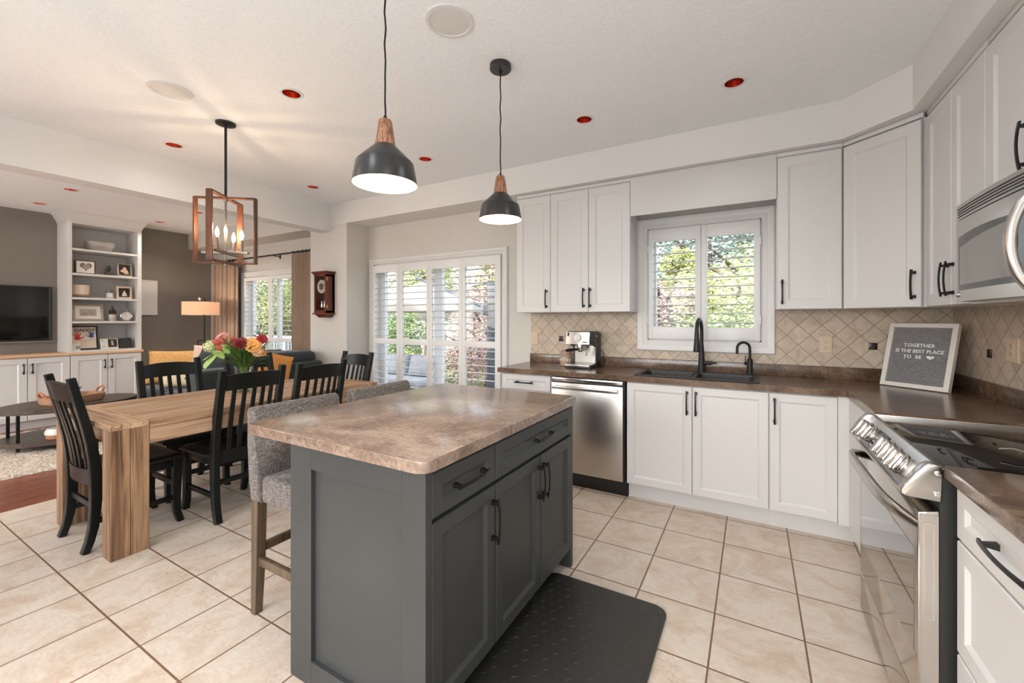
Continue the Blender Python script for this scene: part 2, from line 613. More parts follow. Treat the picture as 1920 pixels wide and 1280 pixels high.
def wood(name, dark, mid, light, axis='y', rough=0.5, scale=1.0, world=False, knots=True):
    m, nt, b = new_mat(name)
    st = {'x': (1.3, 38, 38), 'y': (38, 1.3, 38), 'z': (38, 38, 1.3)}[axis]
    st = tuple(k * scale for k in st)
    v = coords(nt, st, world=world)
    n1 = noise(nt, v, 1.0, 6, 0.6, 0.8)
    v2 = coords(nt, tuple(k * 0.22 for k in st), world=world)
    n2 = noise(nt, v2, 1.0, 3, 0.5, 0.3)
    c1 = ramp(nt, n1, [(0.30, dark), (0.44, mid), (0.58, light), (0.74, mid)])
    c2 = ramp(nt, n2, [(0.34, (0.66, 0.58, 0.50, 1)), (0.52, (1, 1, 1, 1)), (0.68, (1.14, 1.12, 1.08, 1))])
    c = mixc(nt, 0.85, c1, c2, 'MULTIPLY')
    if knots:
        vo = N(nt, 'ShaderNodeTexVoronoi')
        kv = coords(nt, {'x': (2.2, 6, 6), 'y': (6, 2.2, 6), 'z': (6, 6, 2.2)}[axis], world=world)
        nt.links.new(kv, vo.inputs['Vector'])
        vo.inputs['Scale'].default_value = 1.0
        k = ramp(nt, vo.outputs['Distance'], [(0.035, (1, 1, 1, 1)), (0.10, (0, 0, 0, 1))])
        c = mixc(nt, mathn(nt, 'MULTIPLY', k, 0.7), c, tuple(q * 0.45 for q in dark[:3]) + (1,))
    nt.links.new(c, b.inputs['Base Color'])
    b.inputs['Roughness'].default_value = rough
    bump(nt, b, n1, 0.12, 0.002)
    return m
TW = (lin(112, 78, 54), lin(170, 134, 104), lin(204, 172, 142))
TW2 = (lin(76, 50, 33), lin(128, 95, 68), lin(166, 131, 99))
TABLE_Y = wood('reclaimed_pine_lengthwise', *TW, axis='y', rough=0.5)
TABLE_X = wood('reclaimed_pine_crosswise', *TW, axis='x', rough=0.5)
TABLE_Z = wood('reclaimed_pine_upright', *TW2, axis='z', rough=0.55)
STOOLW = wood('weathered_stool_wood', lin(66, 52, 39), lin(86, 70, 52), lin(104, 86, 66), axis='z', knots=False)
ZEBRA = wood('striped_pendant_wood', lin(52, 28, 18), lin(120, 76, 52), lin(182, 132, 98), axis='z', rough=0.4, scale=5.0, knots=False)
CLOCKW = wood('mahogany', lin(58, 22, 12), lin(92, 40, 22), lin(122, 60, 34), axis='z', rough=0.3, knots=False)
OAKTOP = wood('pale_oak_top', lin(196, 150, 112), lin(216, 172, 134), lin(228, 190, 155), axis='y', rough=0.45, knots=False)
DARKOAK = wood('dark_stained_oak', lin(46, 38, 32), lin(66, 56, 48), lin(84, 73, 63), axis='y', rough=0.4, knots=False)
GREYWOOD = wood('greyed_frame_wood', lin(146, 128, 110), lin(172, 156, 138), lin(190, 176, 160), axis='y', rough=0.6, knots=False)

def hardwood():
    m, nt, b = new_mat('red_hardwood_planks')
    v = coords(nt, (1, 1, 1), world=True)
    mask, _ = grid_mask(nt, v, 0.083, 1.3, 0.0016, 0.002)
    val, colr = cell_noise(nt, v, 0.083, 1.3)
    off = N(nt, 'ShaderNodeVectorMath', operation='MULTIPLY_ADD')
    nt.links.new(colr, off.inputs[0])
    off.inputs[1].default_value = (7, 7, 7)
    nt.links.new(v, off.inputs[2])
    mp = N(nt, 'ShaderNodeMapping')
    mp.inputs['Scale'].default_value = (22, 1.5, 1)
    nt.links.new(off.outputs[0], mp.inputs['Vector'])
    n = noise(nt, mp.outputs[0], 1.5, 5, 0.6, 0.5)
    c = ramp(nt, n, [(0.25, lin(104, 56, 38)), (0.5, lin(126, 70, 48)), (0.75, lin(140, 82, 58))])
    t = ramp(nt, val, [(0, (0.85, 0.83, 0.8, 1)), (1, (1.1, 1.08, 1.05, 1))])
    c = mixc(nt, 1.0, c, t, 'MULTIPLY')
    c = mixc(nt, mask, c, lin(70, 30, 18))
    nt.links.new(c, b.inputs['Base Color'])
    b.inputs['Roughness'].default_value = 0.25
    return m
HARDWOOD = hardwood()

def tweed(name, a, b_, c, scale=1.0, rough=0.9):
    m, nt, b = new_mat(name)
    n1 = noise(nt, coords(nt, (260 * scale, 260 * scale, 26 * scale)), 1, 2, 0.6)
    n2 = noise(nt, coords(nt, (28 * scale, 28 * scale, 300 * scale)), 1, 2, 0.6)
    n = mathn(nt, 'MULTIPLY', mathn(nt, 'ADD', n1, n2), 0.5)
    nt.links.new(ramp(nt, n, [(0.36, a), (0.5, b_), (0.63, c)]), b.inputs['Base Color'])
    b.inputs['Roughness'].default_value = rough
    b.inputs['Sheen Weight'].default_value = 0.1
    bump(nt, b, n, 0.5, 0.002)
    return m
TWEED = tweed('grey_tweed', lin(58, 53, 50), lin(100, 92, 87), lin(150, 140, 133), 1.5)
def linen_mat():
    m = tweed('lamp_linen', lin(214, 190, 168), lin(228, 206, 186), lin(240, 220, 202), 0.8)
    nt = m.node_tree
    out = nt.nodes['Material Output']
    b = nt.nodes['Principled BSDF']
    t = N(nt, 'ShaderNodeBsdfTranslucent')
    t.inputs['Color'].default_value = lin(240, 214, 188)
    x = N(nt, 'ShaderNodeMixShader')
    x.inputs[0].default_value = 0.4
    nt.links.new(b.outputs[0], x.inputs[1])
    nt.links.new(t.outputs[0], x.inputs[2])
    nt.links.new(x.outputs[0], out.inputs['Surface'])
    return m
LINEN = linen_mat()
CURTAIN = nmat('taupe_curtain', [(0.3, lin(146, 122, 104)), (0.7, lin(164, 140, 122))], 6, (6, 6, 1), rough=0.9, sheen=0.2)
NAVY = nmat('charcoal_blue_fabric', [(0.3, lin(36, 41, 46)), (0.7, lin(50, 56, 62))], 40, rough=0.85, bumps=0.1, sheen=0.2)
MUSTARD = nmat('mustard_fabric', [(0.3, lin(196, 146, 84)), (0.7, lin(214, 166, 104))], 30, rough=0.9, bumps=0.1)
CREAMK = nmat('cream_knit', [(0.3, lin(208, 184, 148)), (0.7, lin(236, 216, 184))], 60, (1, 1, 1), rough=0.95, bumps=0.5)
BLUSH = nmat('blush_fabric', [(0.3, lin(206, 176, 156)), (0.7, lin(220, 194, 176))], 20, rough=0.9)
PALEFAB = nmat('pale_grey_fabric', [(0.3, lin(170, 172, 178)), (0.7, lin(196, 198, 204))], 20, rough=0.9)
RUG = nmat('cream_shag', [(0.3, lin(176, 156, 136)), (0.55, lin(214, 200, 184)), (0.8, lin(236, 226, 214))], 38, rough=1.0, bumps=1.0, bdist=0.02, detail=6)
WICKER = nmat('woven_wicker', [(0.3, lin(120, 78, 52)), (0.5, lin(176, 128, 96)), (0.75, lin(220, 196, 172))], 90, (1, 1, 2.2), rough=0.8, bumps=0.8, bdist=0.006, world=True)
MATM = mat('black_rubber', lin(50, 48, 44), 0.5)
CERAMIC = mat('glazed_ceramic', lin(216, 206, 196), 0.25)
CERAMIC_G = nmat('ribbed_grey_glaze', [(0.35, lin(160, 152, 146)), (0.6, lin(196, 188, 182))], 14, (0.3, 0.3, 8), rough=0.3)
PLASTIC_B = mat('almond_plastic', lin(214, 190, 164), 0.4)
PLASTIC_D = mat('black_plastic', (0.012, 0.012, 0.012, 1), 0.3)
PAPER = mat('paper_white', lin(226, 220, 212), 0.8)
PAPERW = mat('paper_cream', lin(222, 205, 186), 0.8)
PHOTO_D = nmat('dark_photo_print', [(0.35, lin(24, 22, 22)), (0.55, lin(52, 44, 40)), (0.75, lin(96, 80, 70))], 16, rough=0.35, detail=3)
PHOTO_P = nmat('pale_photo_print', [(0.3, lin(150, 136, 124)), (0.55, lin(184, 172, 160)), (0.75, lin(150, 110, 96))], 14, rough=0.35, detail=3)
SKIN = mat('baby_figure_print', lin(204, 168, 146), 0.5)
RED = mat('red_paint', lin(196, 48, 52), 0.6)
BLUE = mat('blue_paint', lin(34, 74, 150), 0.6)
INK = mat('black_ink', (0.012, 0.012, 0.012, 1), 0.6)
WHITE_P = mat('white_letters', lin(232, 230, 226), 0.5)
FELT = nmat('grooved_grey_felt', [(0.40, lin(66, 64, 65)), (0.5, lin(112, 110, 111)), (0.60, lin(160, 158, 158))], 20, (0.9, 0.9, 22), rough=0.95, bumps=0.5, detail=3)
BULB = mat('warm_bulb', (1, 0.85, 0.62, 1), 0.3, emit=(1.0, 0.72, 0.42, 1), estr=30.0)
SHADEIN = mat('white_enamel', lin(240, 228, 206), 0.35)
PENDB = mat('black_enamel', lin(42, 40, 39), 0.32)
SPEAKER_G = mat('speaker_grille', lin(214, 211, 208), 0.8)
LEAF = lambda n, a, b, c: nmat(n, [(0.3, a), (0.5, b), (0.7, c)], 1.7, world=True, rough=0.6, detail=4)
LEAF_Y = LEAF('lime_leaves', lin(132, 142, 84), lin(168, 176, 112), lin(200, 202, 146))
LEAF_G = LEAF('green_leaves', lin(88, 116, 70), lin(130, 156, 98), lin(172, 190, 134))
LEAF_D = LEAF('dark_green_leaves', lin(96, 116, 108), lin(132, 150, 142), lin(168, 182, 174))
LEAF_R = LEAF('copper_leaves', lin(122, 96, 92), lin(168, 140, 132), lin(206, 184, 174))
BARK = nmat('bark', [(0.3, lin(70, 58, 48)), (0.7, lin(110, 94, 80))], 12, (1, 1, 0.2), rough=0.9, bumps=0.4)
STEMG = mat('green_stem', lin(112, 142, 62), 0.5)
LEAFP = mat('plant_green', lin(74, 104, 46), 0.5)
LEAFL = mat('pale_green_leaf', lin(160, 190, 96), 0.5)
SUCC = mat('grey_green_succulent', lin(84, 84, 70), 0.6)
SNAKE = mat('dark_snake_leaf', lin(34, 46, 36), 0.4)
def glass_mat(name, tint, gl):
    m = bpy.data.materials.new(name)
    m.use_nodes = True
    nt = m.node_tree
    nt.nodes.clear()
    o = N(nt, 'ShaderNodeOutputMaterial')
    t = N(nt, 'ShaderNodeBsdfTransparent')
    t.inputs[0].default_value = tint
    g = N(nt, 'ShaderNodeBsdfGlossy')
    g.inputs['Roughness'].default_value = 0.02
    x = N(nt, 'ShaderNodeMixShader')
    fr = N(nt, 'ShaderNodeLayerWeight')
    fr.inputs['Blend'].default_value = 0.5
    fac = mathn(nt, 'MULTIPLY_ADD', mathn(nt, 'POWER', fr.outputs['Facing'], 3.5), gl, 0.03)
    nt.links.new(fac, x.inputs[0])
    nt.links.new(t.outputs[0], x.inputs[1])
    nt.links.new(g.outputs[0], x.inputs[2])
    nt.links.new(x.outputs[0], o.inputs[0])
    return m
GLASS = glass_mat('clear_glass', (0.97, 0.985, 0.985, 1), 0.35)
VASEG = glass_mat('vase_glass', (0.93, 0.96, 0.93, 1), 0.6)
# ------------------------------------------------------------------ the setting
CH, SO = 2.716, 2.468          # ceiling, underside of the soffits
YW, YF, XR = 3.62, 3.29, 1.108  # garden wall, soffit front, right wall
XL = -8.04                      # family-room end wall
YB = -1.70                      # front wall behind the camera

def struct(name, mb, m, smooth=0):
    return tag(mb.build(name, m, smooth=smooth), kind='structure')

struct('floor', MB().box(-4.51, XR + 0.1, YB, YW + 0.15, -0.12, 0.0), TILE)
struct('floor_hardwood', MB().box(XL - 0.1, -4.51, YB, YW + 0.15, -0.12, 0.0), HARDWOOD)
LIGHTS = [(-2.468, 1.545), (-4.011, 1.545), (-2.464, 2.738), (-4.011, 2.745), (-0.095, 2.735), (-1.018, 2.735), (-6.348, 1.54), (-7.435, 1.54), (-7.363, 2.672), (-6.28, 2.672)]
cm = MB()
edges = []
def loop(pts):
    vs = cm.ring(pts)
    for i in range(len(vs)):
        edges.append(cm.bm.edges.new((vs[i], vs[(i + 1) % len(vs)])))
loop([(XL - 0.15, YB - 0.15, CH), (XR + 0.15, YB - 0.15, CH), (XR + 0.15, YW + 0.16, CH), (XL - 0.15, YW + 0.16, CH)])
for lx, ly in LIGHTS:
    loop([(lx + 0.052 * cos(2 * pi * k / 28), ly + 0.052 * sin(2 * pi * k / 28), CH) for k in range(28)])
bmesh.ops.triangle_fill(cm.bm, use_beauty=True, edges=edges)
cm.box(XL - 0.15, XR + 0.15, YB - 0.15, YW + 0.6, CH + 0.13, CH + 0.2)
cm.box(XL - 0.15, XR + 0.15, YB - 0.15, YB - 0.05, CH + 0.001, CH + 0.13).box(XL - 0.15, XR + 0.15, YW + 0.10, YW + 0.16, CH + 0.001, CH + 0.13)
cm.box(XL - 0.15, XL - 0.05, YB - 0.05, YW + 0.1, CH + 0.001, CH + 0.13).box(XR + 0.05, XR + 0.15, YB - 0.05, YW + 0.1, CH + 0.001, CH + 0.13)
struct('ceiling', cm, CEIL)

def wall_holes(mb, x0, x1, y0, y1, z0, z1, holes):
    """wall along x with rectangular openings (x0, x1, z0, z1)"""
    xs = sorted({x0, x1} | {h[0] for h in holes} | {h[1] for h in holes})
    for a, b in zip(xs, xs[1:]):
        cut = sorted([(h[2], h[3]) for h in holes if h[0] <= a + 1e-6 and h[1] >= b - 1e-6])
        z = z0
        for c, d in cut:
            if c > z + 1e-6: mb.box(a, b, y0, y1, z, c)
            z = d
        if z < z1 - 1e-6: mb.box(a, b, y0, y1, z, z1)
    return mb

HOLE_D = (-4.085, -2.222, 0.0, 2.0)
HOLE_S = (-0.775, 0.058, 1.158, 2.088)
HOLE_L = (-6.98, -5.40, 0.45, 1.99)
struct('wall_back', wall_holes(MB(), XL - 0.15, XR + 0.15, YW, YW + 0.16, 0, CH, [HOLE_D, HOLE_S, HOLE_L]), WALL)
struct('wall_right', MB().box(XR, XR + 0.15, 0.25, YW, 0, CH).box(XR, XR + 0.15, YB, -1.25, 0, CH).box(XR, XR + 0.15, -1.25, 0.25, 0, 0.95).box(XR, XR + 0.15, -1.25, 0.25, 2.25, CH), WALL)
fm = MB()
fm.box(XR, XR + 0.08, -1.25, -1.19, 0.95, 2.25).box(XR, XR + 0.08, 0.19, 0.25, 0.95, 2.25).box(XR, XR + 0.08, -1.25, 0.25, 0.95, 1.01).box(XR, XR + 0.08, -1.25, 0.25, 2.19, 2.25).box(XR, XR + 0.08, -0.53, -0.47, 0.95, 2.25)
struct('fill_window_side', fm, TRIM)  # unseen window, added to let the side fill in
struct('wall_left', MB().box(XL - 0.15, XL, YB, YW, 0, CH), WALL_TAUPE)
struct('wall_front', wall_holes(MB(), XL - 0.15, XR + 0.15, YB - 0.15, YB, 0, CH, [(-2.95, 0.45, 0.35, 2.35), (-7.4, -5.0, 0.45, 2.35)]), WALL)
# the pier that carries the clock, flush with the soffit over the patio door
struct('wall_pier', MB().box(-4.86, -4.179, YF, YW, 0, SO), WALL)
# soffits over the back run, the diagonal corner and the right run
sof = MB()
sof.prism([(-4.86, YF), (0.492, YF), (0.76, 3.02), (0.76, YB), (XR, YB), (XR, YW), (-4.86, YW)], SO, CH)
struct('ceiling_soffit', sof, WALL_LIT)
struct('ceiling_bulkhead', MB().box(XL, -4.86, YF, YW, SO, CH), WALL)
struct('ceiling_beam', MB().box(-4.665, -4.46, YB, YF, 2.392, CH), WALL_LIT)
# baseboards where the walls stay free
struct('baseboard_back', MB().box(-2.16, -1.92, YW - 0.014, YW, 0, 0.11, 0.004).box(-4.179, -4.11, YW - 0.014, YW, 0, 0.11, 0.004), TRIM)
struct('baseboard_pier', MB().box(-4.86, -4.165, YF - 0.014, YF, 0, 0.11, 0.004).box(-4.179, -4.165, YF, YW - 0.014, 0, 0.11, 0.004), TRIM)

# backsplash tile on both walls, a painted-on layer of tile
struct('wall_backsplash', MB().box(-1.891, -0.862, YW - 0.010, YW, 1.0, 1.39).box(-0.862, 0.145, YW - 0.010, YW, 1.0, 1.074)
       .box(0.145, XR, YW - 0.010, YW, 1.0, 1.40).box(XR - 0.010, XR, 0.6, YW - 0.010, 1.0, 1.40), SPLASH)

def casing(mb, x0, x1, z0, z1, w, y, bottom=True):
    """moulded trim around an opening x0..x1, z0..z1 on the wall plane y"""
    prof = [(0.0, 0.0), (0.0, -0.014), (0.012, -0.020), (w * 0.42, -0.018), (w * 0.50, -0.024), (w * 0.80, -0.030), (w - 0.006, -0.030), (w, -0.022), (w, 0.0)]
    def P(d, h):
        return [(x0 - d, y + h, z0 - d if bottom else z0), (x0 - d, y + h, z1 + d), (x1 + d, y + h, z1 + d), (x1 + d, y + h, z0 - d if bottom else z0)]
    rs = [mb.ring(P(d, h)) for d, h in prof]
    for i in range(len(rs) - 1):
        for k in range(4 if bottom else 3):
            mb.f([rs[i][k], rs[i][(k + 1) % 4], rs[i + 1][(k + 1) % 4], rs[i + 1][k]])
    if not bottom:
        mb.f([r[0] for r in rs]); mb.f([r[3] for r in rs][::-1])
    return mb

def window_unit(name, hole, y, mull, cas, bottom, mid=None, fr=0.05):
    x0, x1, z0, z1 = hole
    o = struct(name, casing(MB(), x0, x1, z0, z1, cas, y, bottom), TRIM, smooth=30)
    lining = MB()
    lining.box(x0, x0 + 0.012, y, y + 0.16, z0, z1).box(x1 - 0.012, x1, y, y + 0.16, z0, z1).box(x0, x1, y, y + 0.16, z1 - 0.012, z1).box(x0, x1, y, y + 0.16, z0, z0 + 0.012)
    lining.build('window_lining', TRIM, o, smooth=0)
    fm = MB()
    ya, yb = y + 0.09, y + 0.14
    fm.box(x0 + 0.012, x0 + fr, ya, yb, z0, z1, 0.003).box(x1 - fr, x1 - 0.012, ya, yb, z0, z1, 0.003)
    fm.box(x0, x1, ya, yb, z1 - fr, z1, 0.003).box(x0, x1, ya, yb, z0, z0 + fr, 0.003)
    for mx in mull:
        fm.box(mx - fr * 0.7, mx + fr * 0.7, ya, yb, z0, z1, 0.003)
    fm.build('window_frame', FRAME_OUT, o, smooth=0)
    MB().box(x0 + 0.02, x1 - 0.02, y + 0.112, y + 0.118, z0 + 0.02, z1 - 0.02).build('pane', GLASS, o, smooth=0)
    return o
window_unit('window_1', HOLE_S, YW, [-0.36], 0.088, True)
window_unit('door_1', HOLE_D, YW, [-3.15], 0.066, False, fr=0.085)
window_unit('window_2', HOLE_L, YW, [-6.26], 0.075, True)
# plain windows in the front wall, behind the camera; the kitchen one added for fill
for nm, h, mu in (('fill_window_kitchen', (-2.95, 0.45, 0.35, 2.35), [-1.82, -0.68]), ('window_4', (-7.4, -5.0, 0.45, 2.35), [-6.2])):
    x0, x1, z0, z1 = h
    fm = MB()
    fm.box(x0, x0 + 0.06, YB - 0.1, YB, z0, z1).box(x1 - 0.06, x1, YB - 0.1, YB, z0, z1).box(x0, x1, YB - 0.1, YB, z1 - 0.06, z1).box(x0, x1, YB - 0.1, YB, z0, z0 + 0.06)
    for m_ in mu: fm.box(m_ - 0.035, m_ + 0.035, YB - 0.1, YB, z0, z1)
    struct(nm, fm, TRIM)

# ------------------------------------------------------------------ shutters
def shutter(name, label, group, x0, x1, z0, z1, spans, pitch, stile, y=YW - 0.002, tilt=0, hinge=None, blade=0.062):
    """one louvred panel; spans = list of (z0, z1) louvre fields"""
    r = thing(name, label, 'shutter', ((x0 + x1) / 2, y, z0), 0, group)
    f = MB()
    T = 0.030
    f.box(x0, x0 + stile[0], y - T, y, z0, z1, 0.003).box(x1 - stile[1], x1, y - T, y, z0, z1, 0.003)
    zs = [z0] + [q for sp in spans for q in sp] + [z1]
    for a, b in zip(zs[::2], zs[1::2]):
        f.box(x0 + stile[0] - 0.001, x1 - stile[1] + 0.001, y - T + 0.002, y - 0.002, a, b, 0.002)
    f.build('frame', LOUVER, r, smooth=30)
    for a, b in spans:
        n = max(1, round((b - a) / pitch))
        for i in range(n):
            zc = a + (i + 0.5) * (b - a) / n
            lv = MB()
            pts = []
            for k in range(12):
                t = 2 * pi * k / 12
                u, w = blade / 2 * cos(t), 0.0048 * sin(t)
                pts.append((y - T / 2 + u * cos(tilt) - w * sin(tilt), zc + u * sin(tilt) + w * cos(tilt)))
            lv.prism(pts, x0 + stile[0] + 0.002, x1 - stile[1] - 0.002, axis='x')
            lv.build('louver', LOUVER, r, smooth=60)
    if hinge:
        for zz in (z0 + 0.16, z1 - 0.16):
            hx = x0 - 0.002 if hinge < 0 else x1 + 0.002
            MB().tube([(hx, y - T - 0.003, zz - 0.03), (hx, y - T - 0.003, zz + 0.03)], 0.005, 8).build('hinge', LOUVER, r)
    return r

PD = [(-4.076, -3.632, (0.037, 0.047), 'leftmost white shutter panel of the patio door, next to the pier'),
      (-3.632, -3.174, (0.048, 0.040), 'white patio door shutter panel second from the left'),
      (-3.174, -2.718, (0.038, 0.044), 'white patio door shutter panel third from the left'),
      (-2.718, -2.232, (0.042, 0.066), 'rightmost white shutter panel of the patio door, beside the cabinets')]
for x0, x1, st, lb in PD:
    shutter('patio_shutter', lb, 'louvred shutter panels of the patio door', x0 + 0.001, x1 - 0.001, 0.02, 1.985, [(0.20, 1.035), (1.10, 1.892)], 0.0735, st, tilt=radians(-4))
shutter('sink_shutter', 'left louvred shutter panel of the window over the sink', 'shutter panels over the sink', -0.767, -0.359, 1.168, 2.078, [(1.268, 1.977)], 0.0745, (0.040, 0.043), hinge=-1)
shutter('sink_shutter', 'right louvred shutter panel of the window over the sink', 'shutter panels over the sink', -0.357, 0.050, 1.168, 2.078, [(1.268, 1.980)], 0.0745, (0.045, 0.040), hinge=1)
shutter('family_room_shutter', 'left louvred shutter panel of the family room window, by the lamp', 'shutter panels of the family room window', -6.97, -6.262, 0.46, 1.975, [(0.56, 1.00), (1.06, 1.925)], 0.0735, (0.05, 0.045), tilt=radians(-3))
shutter('family_room_shutter', 'right louvred shutter panel of the family room window, by the clock pier', 'shutter panels of the family room window', -6.258, -5.41, 0.46, 1.975, [(0.56, 1.00), (1.06, 1.925)], 0.0735, (0.045, 0.05), tilt=radians(-3))

# ------------------------------------------------------------------ ceiling fittings
def downlight(label, x, y):
    r = thing('recessed_downlight', label, 'ceiling light', (x, y, CH), 0, 'copper lined recessed downlights')
    MB().lathe([(0.052, 0.0), (0.050, -0.005), (0.064, -0.004), (0.068, 0.0)], (x, y, CH), 28, caps=False).build('trim_ring', TRIM, r)
    MB().lathe([(0.0505, -0.003), (0.048, 0.02), (0.040, 0.06), (0.034, 0.085), (0.0, 0.086)], (x, y, CH), 28, caps=False).build('reflector', COPPER, r)
    MB().lathe([(0.0, 0.030), (0.016, 0.034), (0.026, 0.055), (0.028, 0.083)], (x, y, CH), 20, caps=False).build('bulb', mat_frost, r)
    return r
mat_frost = mat('frosted_bulb', lin(150, 110, 96), 0.4)
DL = ['copper recessed downlight nearest to the lantern chandelier, over the island side', 'copper recessed downlight left of the lantern chandelier rod',
      'copper recessed downlight between the two black pendant cords, low by the soffit', 'copper recessed downlight right beside the chandelier, near the clock pier corner',
      'copper recessed downlight farthest right in the ceiling, towards the microwave', 'copper recessed downlight above the right upper part of the sink soffit, beside the far pendant',
      'copper recessed downlight just behind the beam in the family room ceiling', 'copper recessed downlight nearest the television wall in the family room',
      'copper recessed downlight in front of the bookcase top, family room ceiling', 'copper recessed downlight behind the chandelier frame, family room ceiling']
for (lx, ly), lb in zip(LIGHTS, DL):
    downlight(lb, lx, ly)
def speaker(label, x, y):
    r = thing('ceiling_speaker', label, 'speaker', (x, y, CH), 0, 'round ceiling speakers')
    MB().lathe([(0.112, 0.0), (0.110, -0.006), (0.094, -0.007), (0.092, -0.002)], (x, y, CH), 40, caps=False).build('rim', TRIM, r)
    MB().lathe([(0.093, -0.003), (0.05, -0.0055), (0.0, -0.006)], (x, y, CH), 40, caps=False).build('grille', SPEAKER_G, r)
speaker('round white ceiling speaker between the two pendants', -1.23, 1.532)
speaker('round white ceiling speaker on the left, before the beam', -3.072, 1.165)
# ------------------------------------------------------------------ kitchen cabinets
def pull(mb, L, h=0.028, bow=0.008, w=0.011):
    """bow handle along local z from -L/2 to L/2, standing off towards -y"""
    n = 12
    pts = []
    for i in range(n + 1):
        t = -1 + 2 * i / n
        pts.append((0, -h - bow * (1 - t * t), t * L / 2))
    ws = [w * (1.15 - 0.25 * (1 - (2 * i / n - 1) ** 2)) for i in range(n + 1)]
    mb.strap(pts, ws, 0.007, (1, 0, 0), 0.0015)
    for sg in (-1, 1):
        z = sg * (L / 2 - 0.016)
        mb.hull8([(-w * 0.4, -h, z - 0.005), (w * 0.4, -h, z - 0.005), (w * 0.4, -h, z + 0.005), (-w * 0.4, -h, z + 0.005),
                  (-w * 0.7, 0.0, z - 0.009), (w * 0.7, 0.0, z - 0.009), (w * 0.7, 0.0, z + 0.009), (-w * 0.7, 0.0, z + 0.009)])
    return mb

def add_door(parent, F, x0, x1, z0, z1, m, handle=None, name='door', L=0.165, t=0.02, fr=0.058, hm=None, rec=0.009):
    """door or drawer front in the local frame F; handle = (x, z, 'v' or 'h')"""
    d = MB(F).door(x0, x1, z0, z1, t, fr, rec).build(name, m, parent, smooth=25)
    if handle:
        hx, hz, o = handle
        M = F @ Matrix.Translation((hx, -t, hz))
        if o == 'h':
            M = M @ Matrix.Rotation(radians(90), 4, 'Y')
        pull(MB(M), L).build('handle', hm or BLACK, d)
    return d

def cabinet(name, label, x, y, z, F, doors, body, m=WHITE, cat='cabinet', group=None, **kw):
    r = thing(name, label, cat, (x, y, z), 0, group)
    body.build('body', m, r, smooth=25)
    for d in doors:
        add_door(r, F, *d[:4], m, *d[4:], **kw)
    return r

YD = 3.07      # fronts of the base doors
YC = YD + 0.02  # carcass front
S0 = face('S', 0, YC)
def base_body(x0, x1, y1=YW - 0.004, toe=True):
    mb = MB()
    mb.box(x0, x1, YC, y1, 0.115, 0.875)
    if toe: mb.box(x0, x1, 3.145, y1, 0.0, 0.115)
    return mb
cabinet('base_cabinet', 'white base cabinet left of the dishwasher with one narrow drawer', -1.66, 3.3, 0, S0,
        [(-1.895, -1.432, 0.737, 0.868, (-1.67, 0.803, 'h'), 'drawer'), (-1.895, -1.432, 0.125, 0.732, (-1.47, 0.60, 'v'))], base_body(-1.9, -1.43), fr=0.045)
cabinet('base_cabinet', 'white sink base cabinet with two doors and black pulls', -0.36, 3.3, 0, S0,
        [(-0.812, -0.363, 0.125, 0.868, (-0.395, 0.757, 'v')), (-0.361, 0.089, 0.125, 0.868, (-0.338, 0.757, 'v'))], base_body(-0.815, 0.0905), fr=0.05)
cb = base_body(0.091, 0.492)
cb.box(0.492, XR - 0.004, 2.425, YW - 0.004, 0.115, 0.875).box(0.545, XR - 0.004, 2.425, 3.145, 0.0, 0.115).box(0.492, 0.60, 3.145, 3.3, 0.0, 0.1145)
cb.box(0.4415, 0.492, YD, YC + 0.01, 0.116, 0.8745)
cabinet('base_cabinet', 'white corner base cabinet right of the sink with one door', 0.4, 3.3, 0, S0, [(0.0925, 0.441, 0.125, 0.868, (0.12, 0.757, 'v'))], cb, fr=0.05)
# the run nearest the camera on the right, in front of the range
FW = face('W', 0.52, 1.62)
rb = MB().box(0.52, XR - 0.004, 0.82, 1.62, 0.115, 0.8735).box(0.58, XR - 0.004, 0.82, 1.62, 0, 0.115)
cabinet('drawer_cabinet', 'white drawer cabinet under the counter right of the range', 0.8, 1.2, 0, FW,
        [(0.0, 0.80, 0.718, 0.868, (0.315, 0.800, 'h'), 'drawer'), (0.0, 0.80, 0.40, 0.713, (0.56, 0.60, 'h'), 'drawer'), (0.0, 0.80, 0.12, 0.395, (0.56, 0.30, 'h'), 'drawer')], rb, fr=0.048, L=0.207)

# uppers
YU = 3.345
U0 = face('S', 0, YU + 0.02)
def upper(label, x0, x1, doors, z0=1.391, z1=2.44, group=None):
    b = MB().box(x0, x1, YU + 0.02, YW - 0.004, z0, z1)
    b.box(x0, x1, YU + 0.004, YU + 0.03, z1 - 0.001, SO - 0.002, 0.004)
    return cabinet('wall_cabinet', label, (x0 + x1) / 2, 3.45, z0, U0, doors, b, fr=0.06, group=group)
upper('white single door wall cabinet beside the patio door', -1.904, -1.561, [(-1.904, -1.561, 1.391, 2.43, (-1.595, 1.512, 'v'))])
upper('white double door wall cabinet over the espresso machine', -1.561, -0.857, [(-1.561, -1.209, 1.391, 2.43, (-1.247, 1.512, 'v')), (-1.209, -0.857, 1.391, 2.43, (-1.190, 1.512, 'v'))])
upper('white single door wall cabinet right of the sink window', 0.145, 0.508, [(0.147, 0.502, 1.398, 2.43, (0.175, 1.515, 'v'))], 1.398)
val = MB().box(-0.8565, 0.1445, YU + 0.004, YU + 0.022, 2.156, SO - 0.002, 0.003)
tag(val.build('valance_board', WHITE), 'plain white valance board bridging the cabinets above the sink window', 'valance')
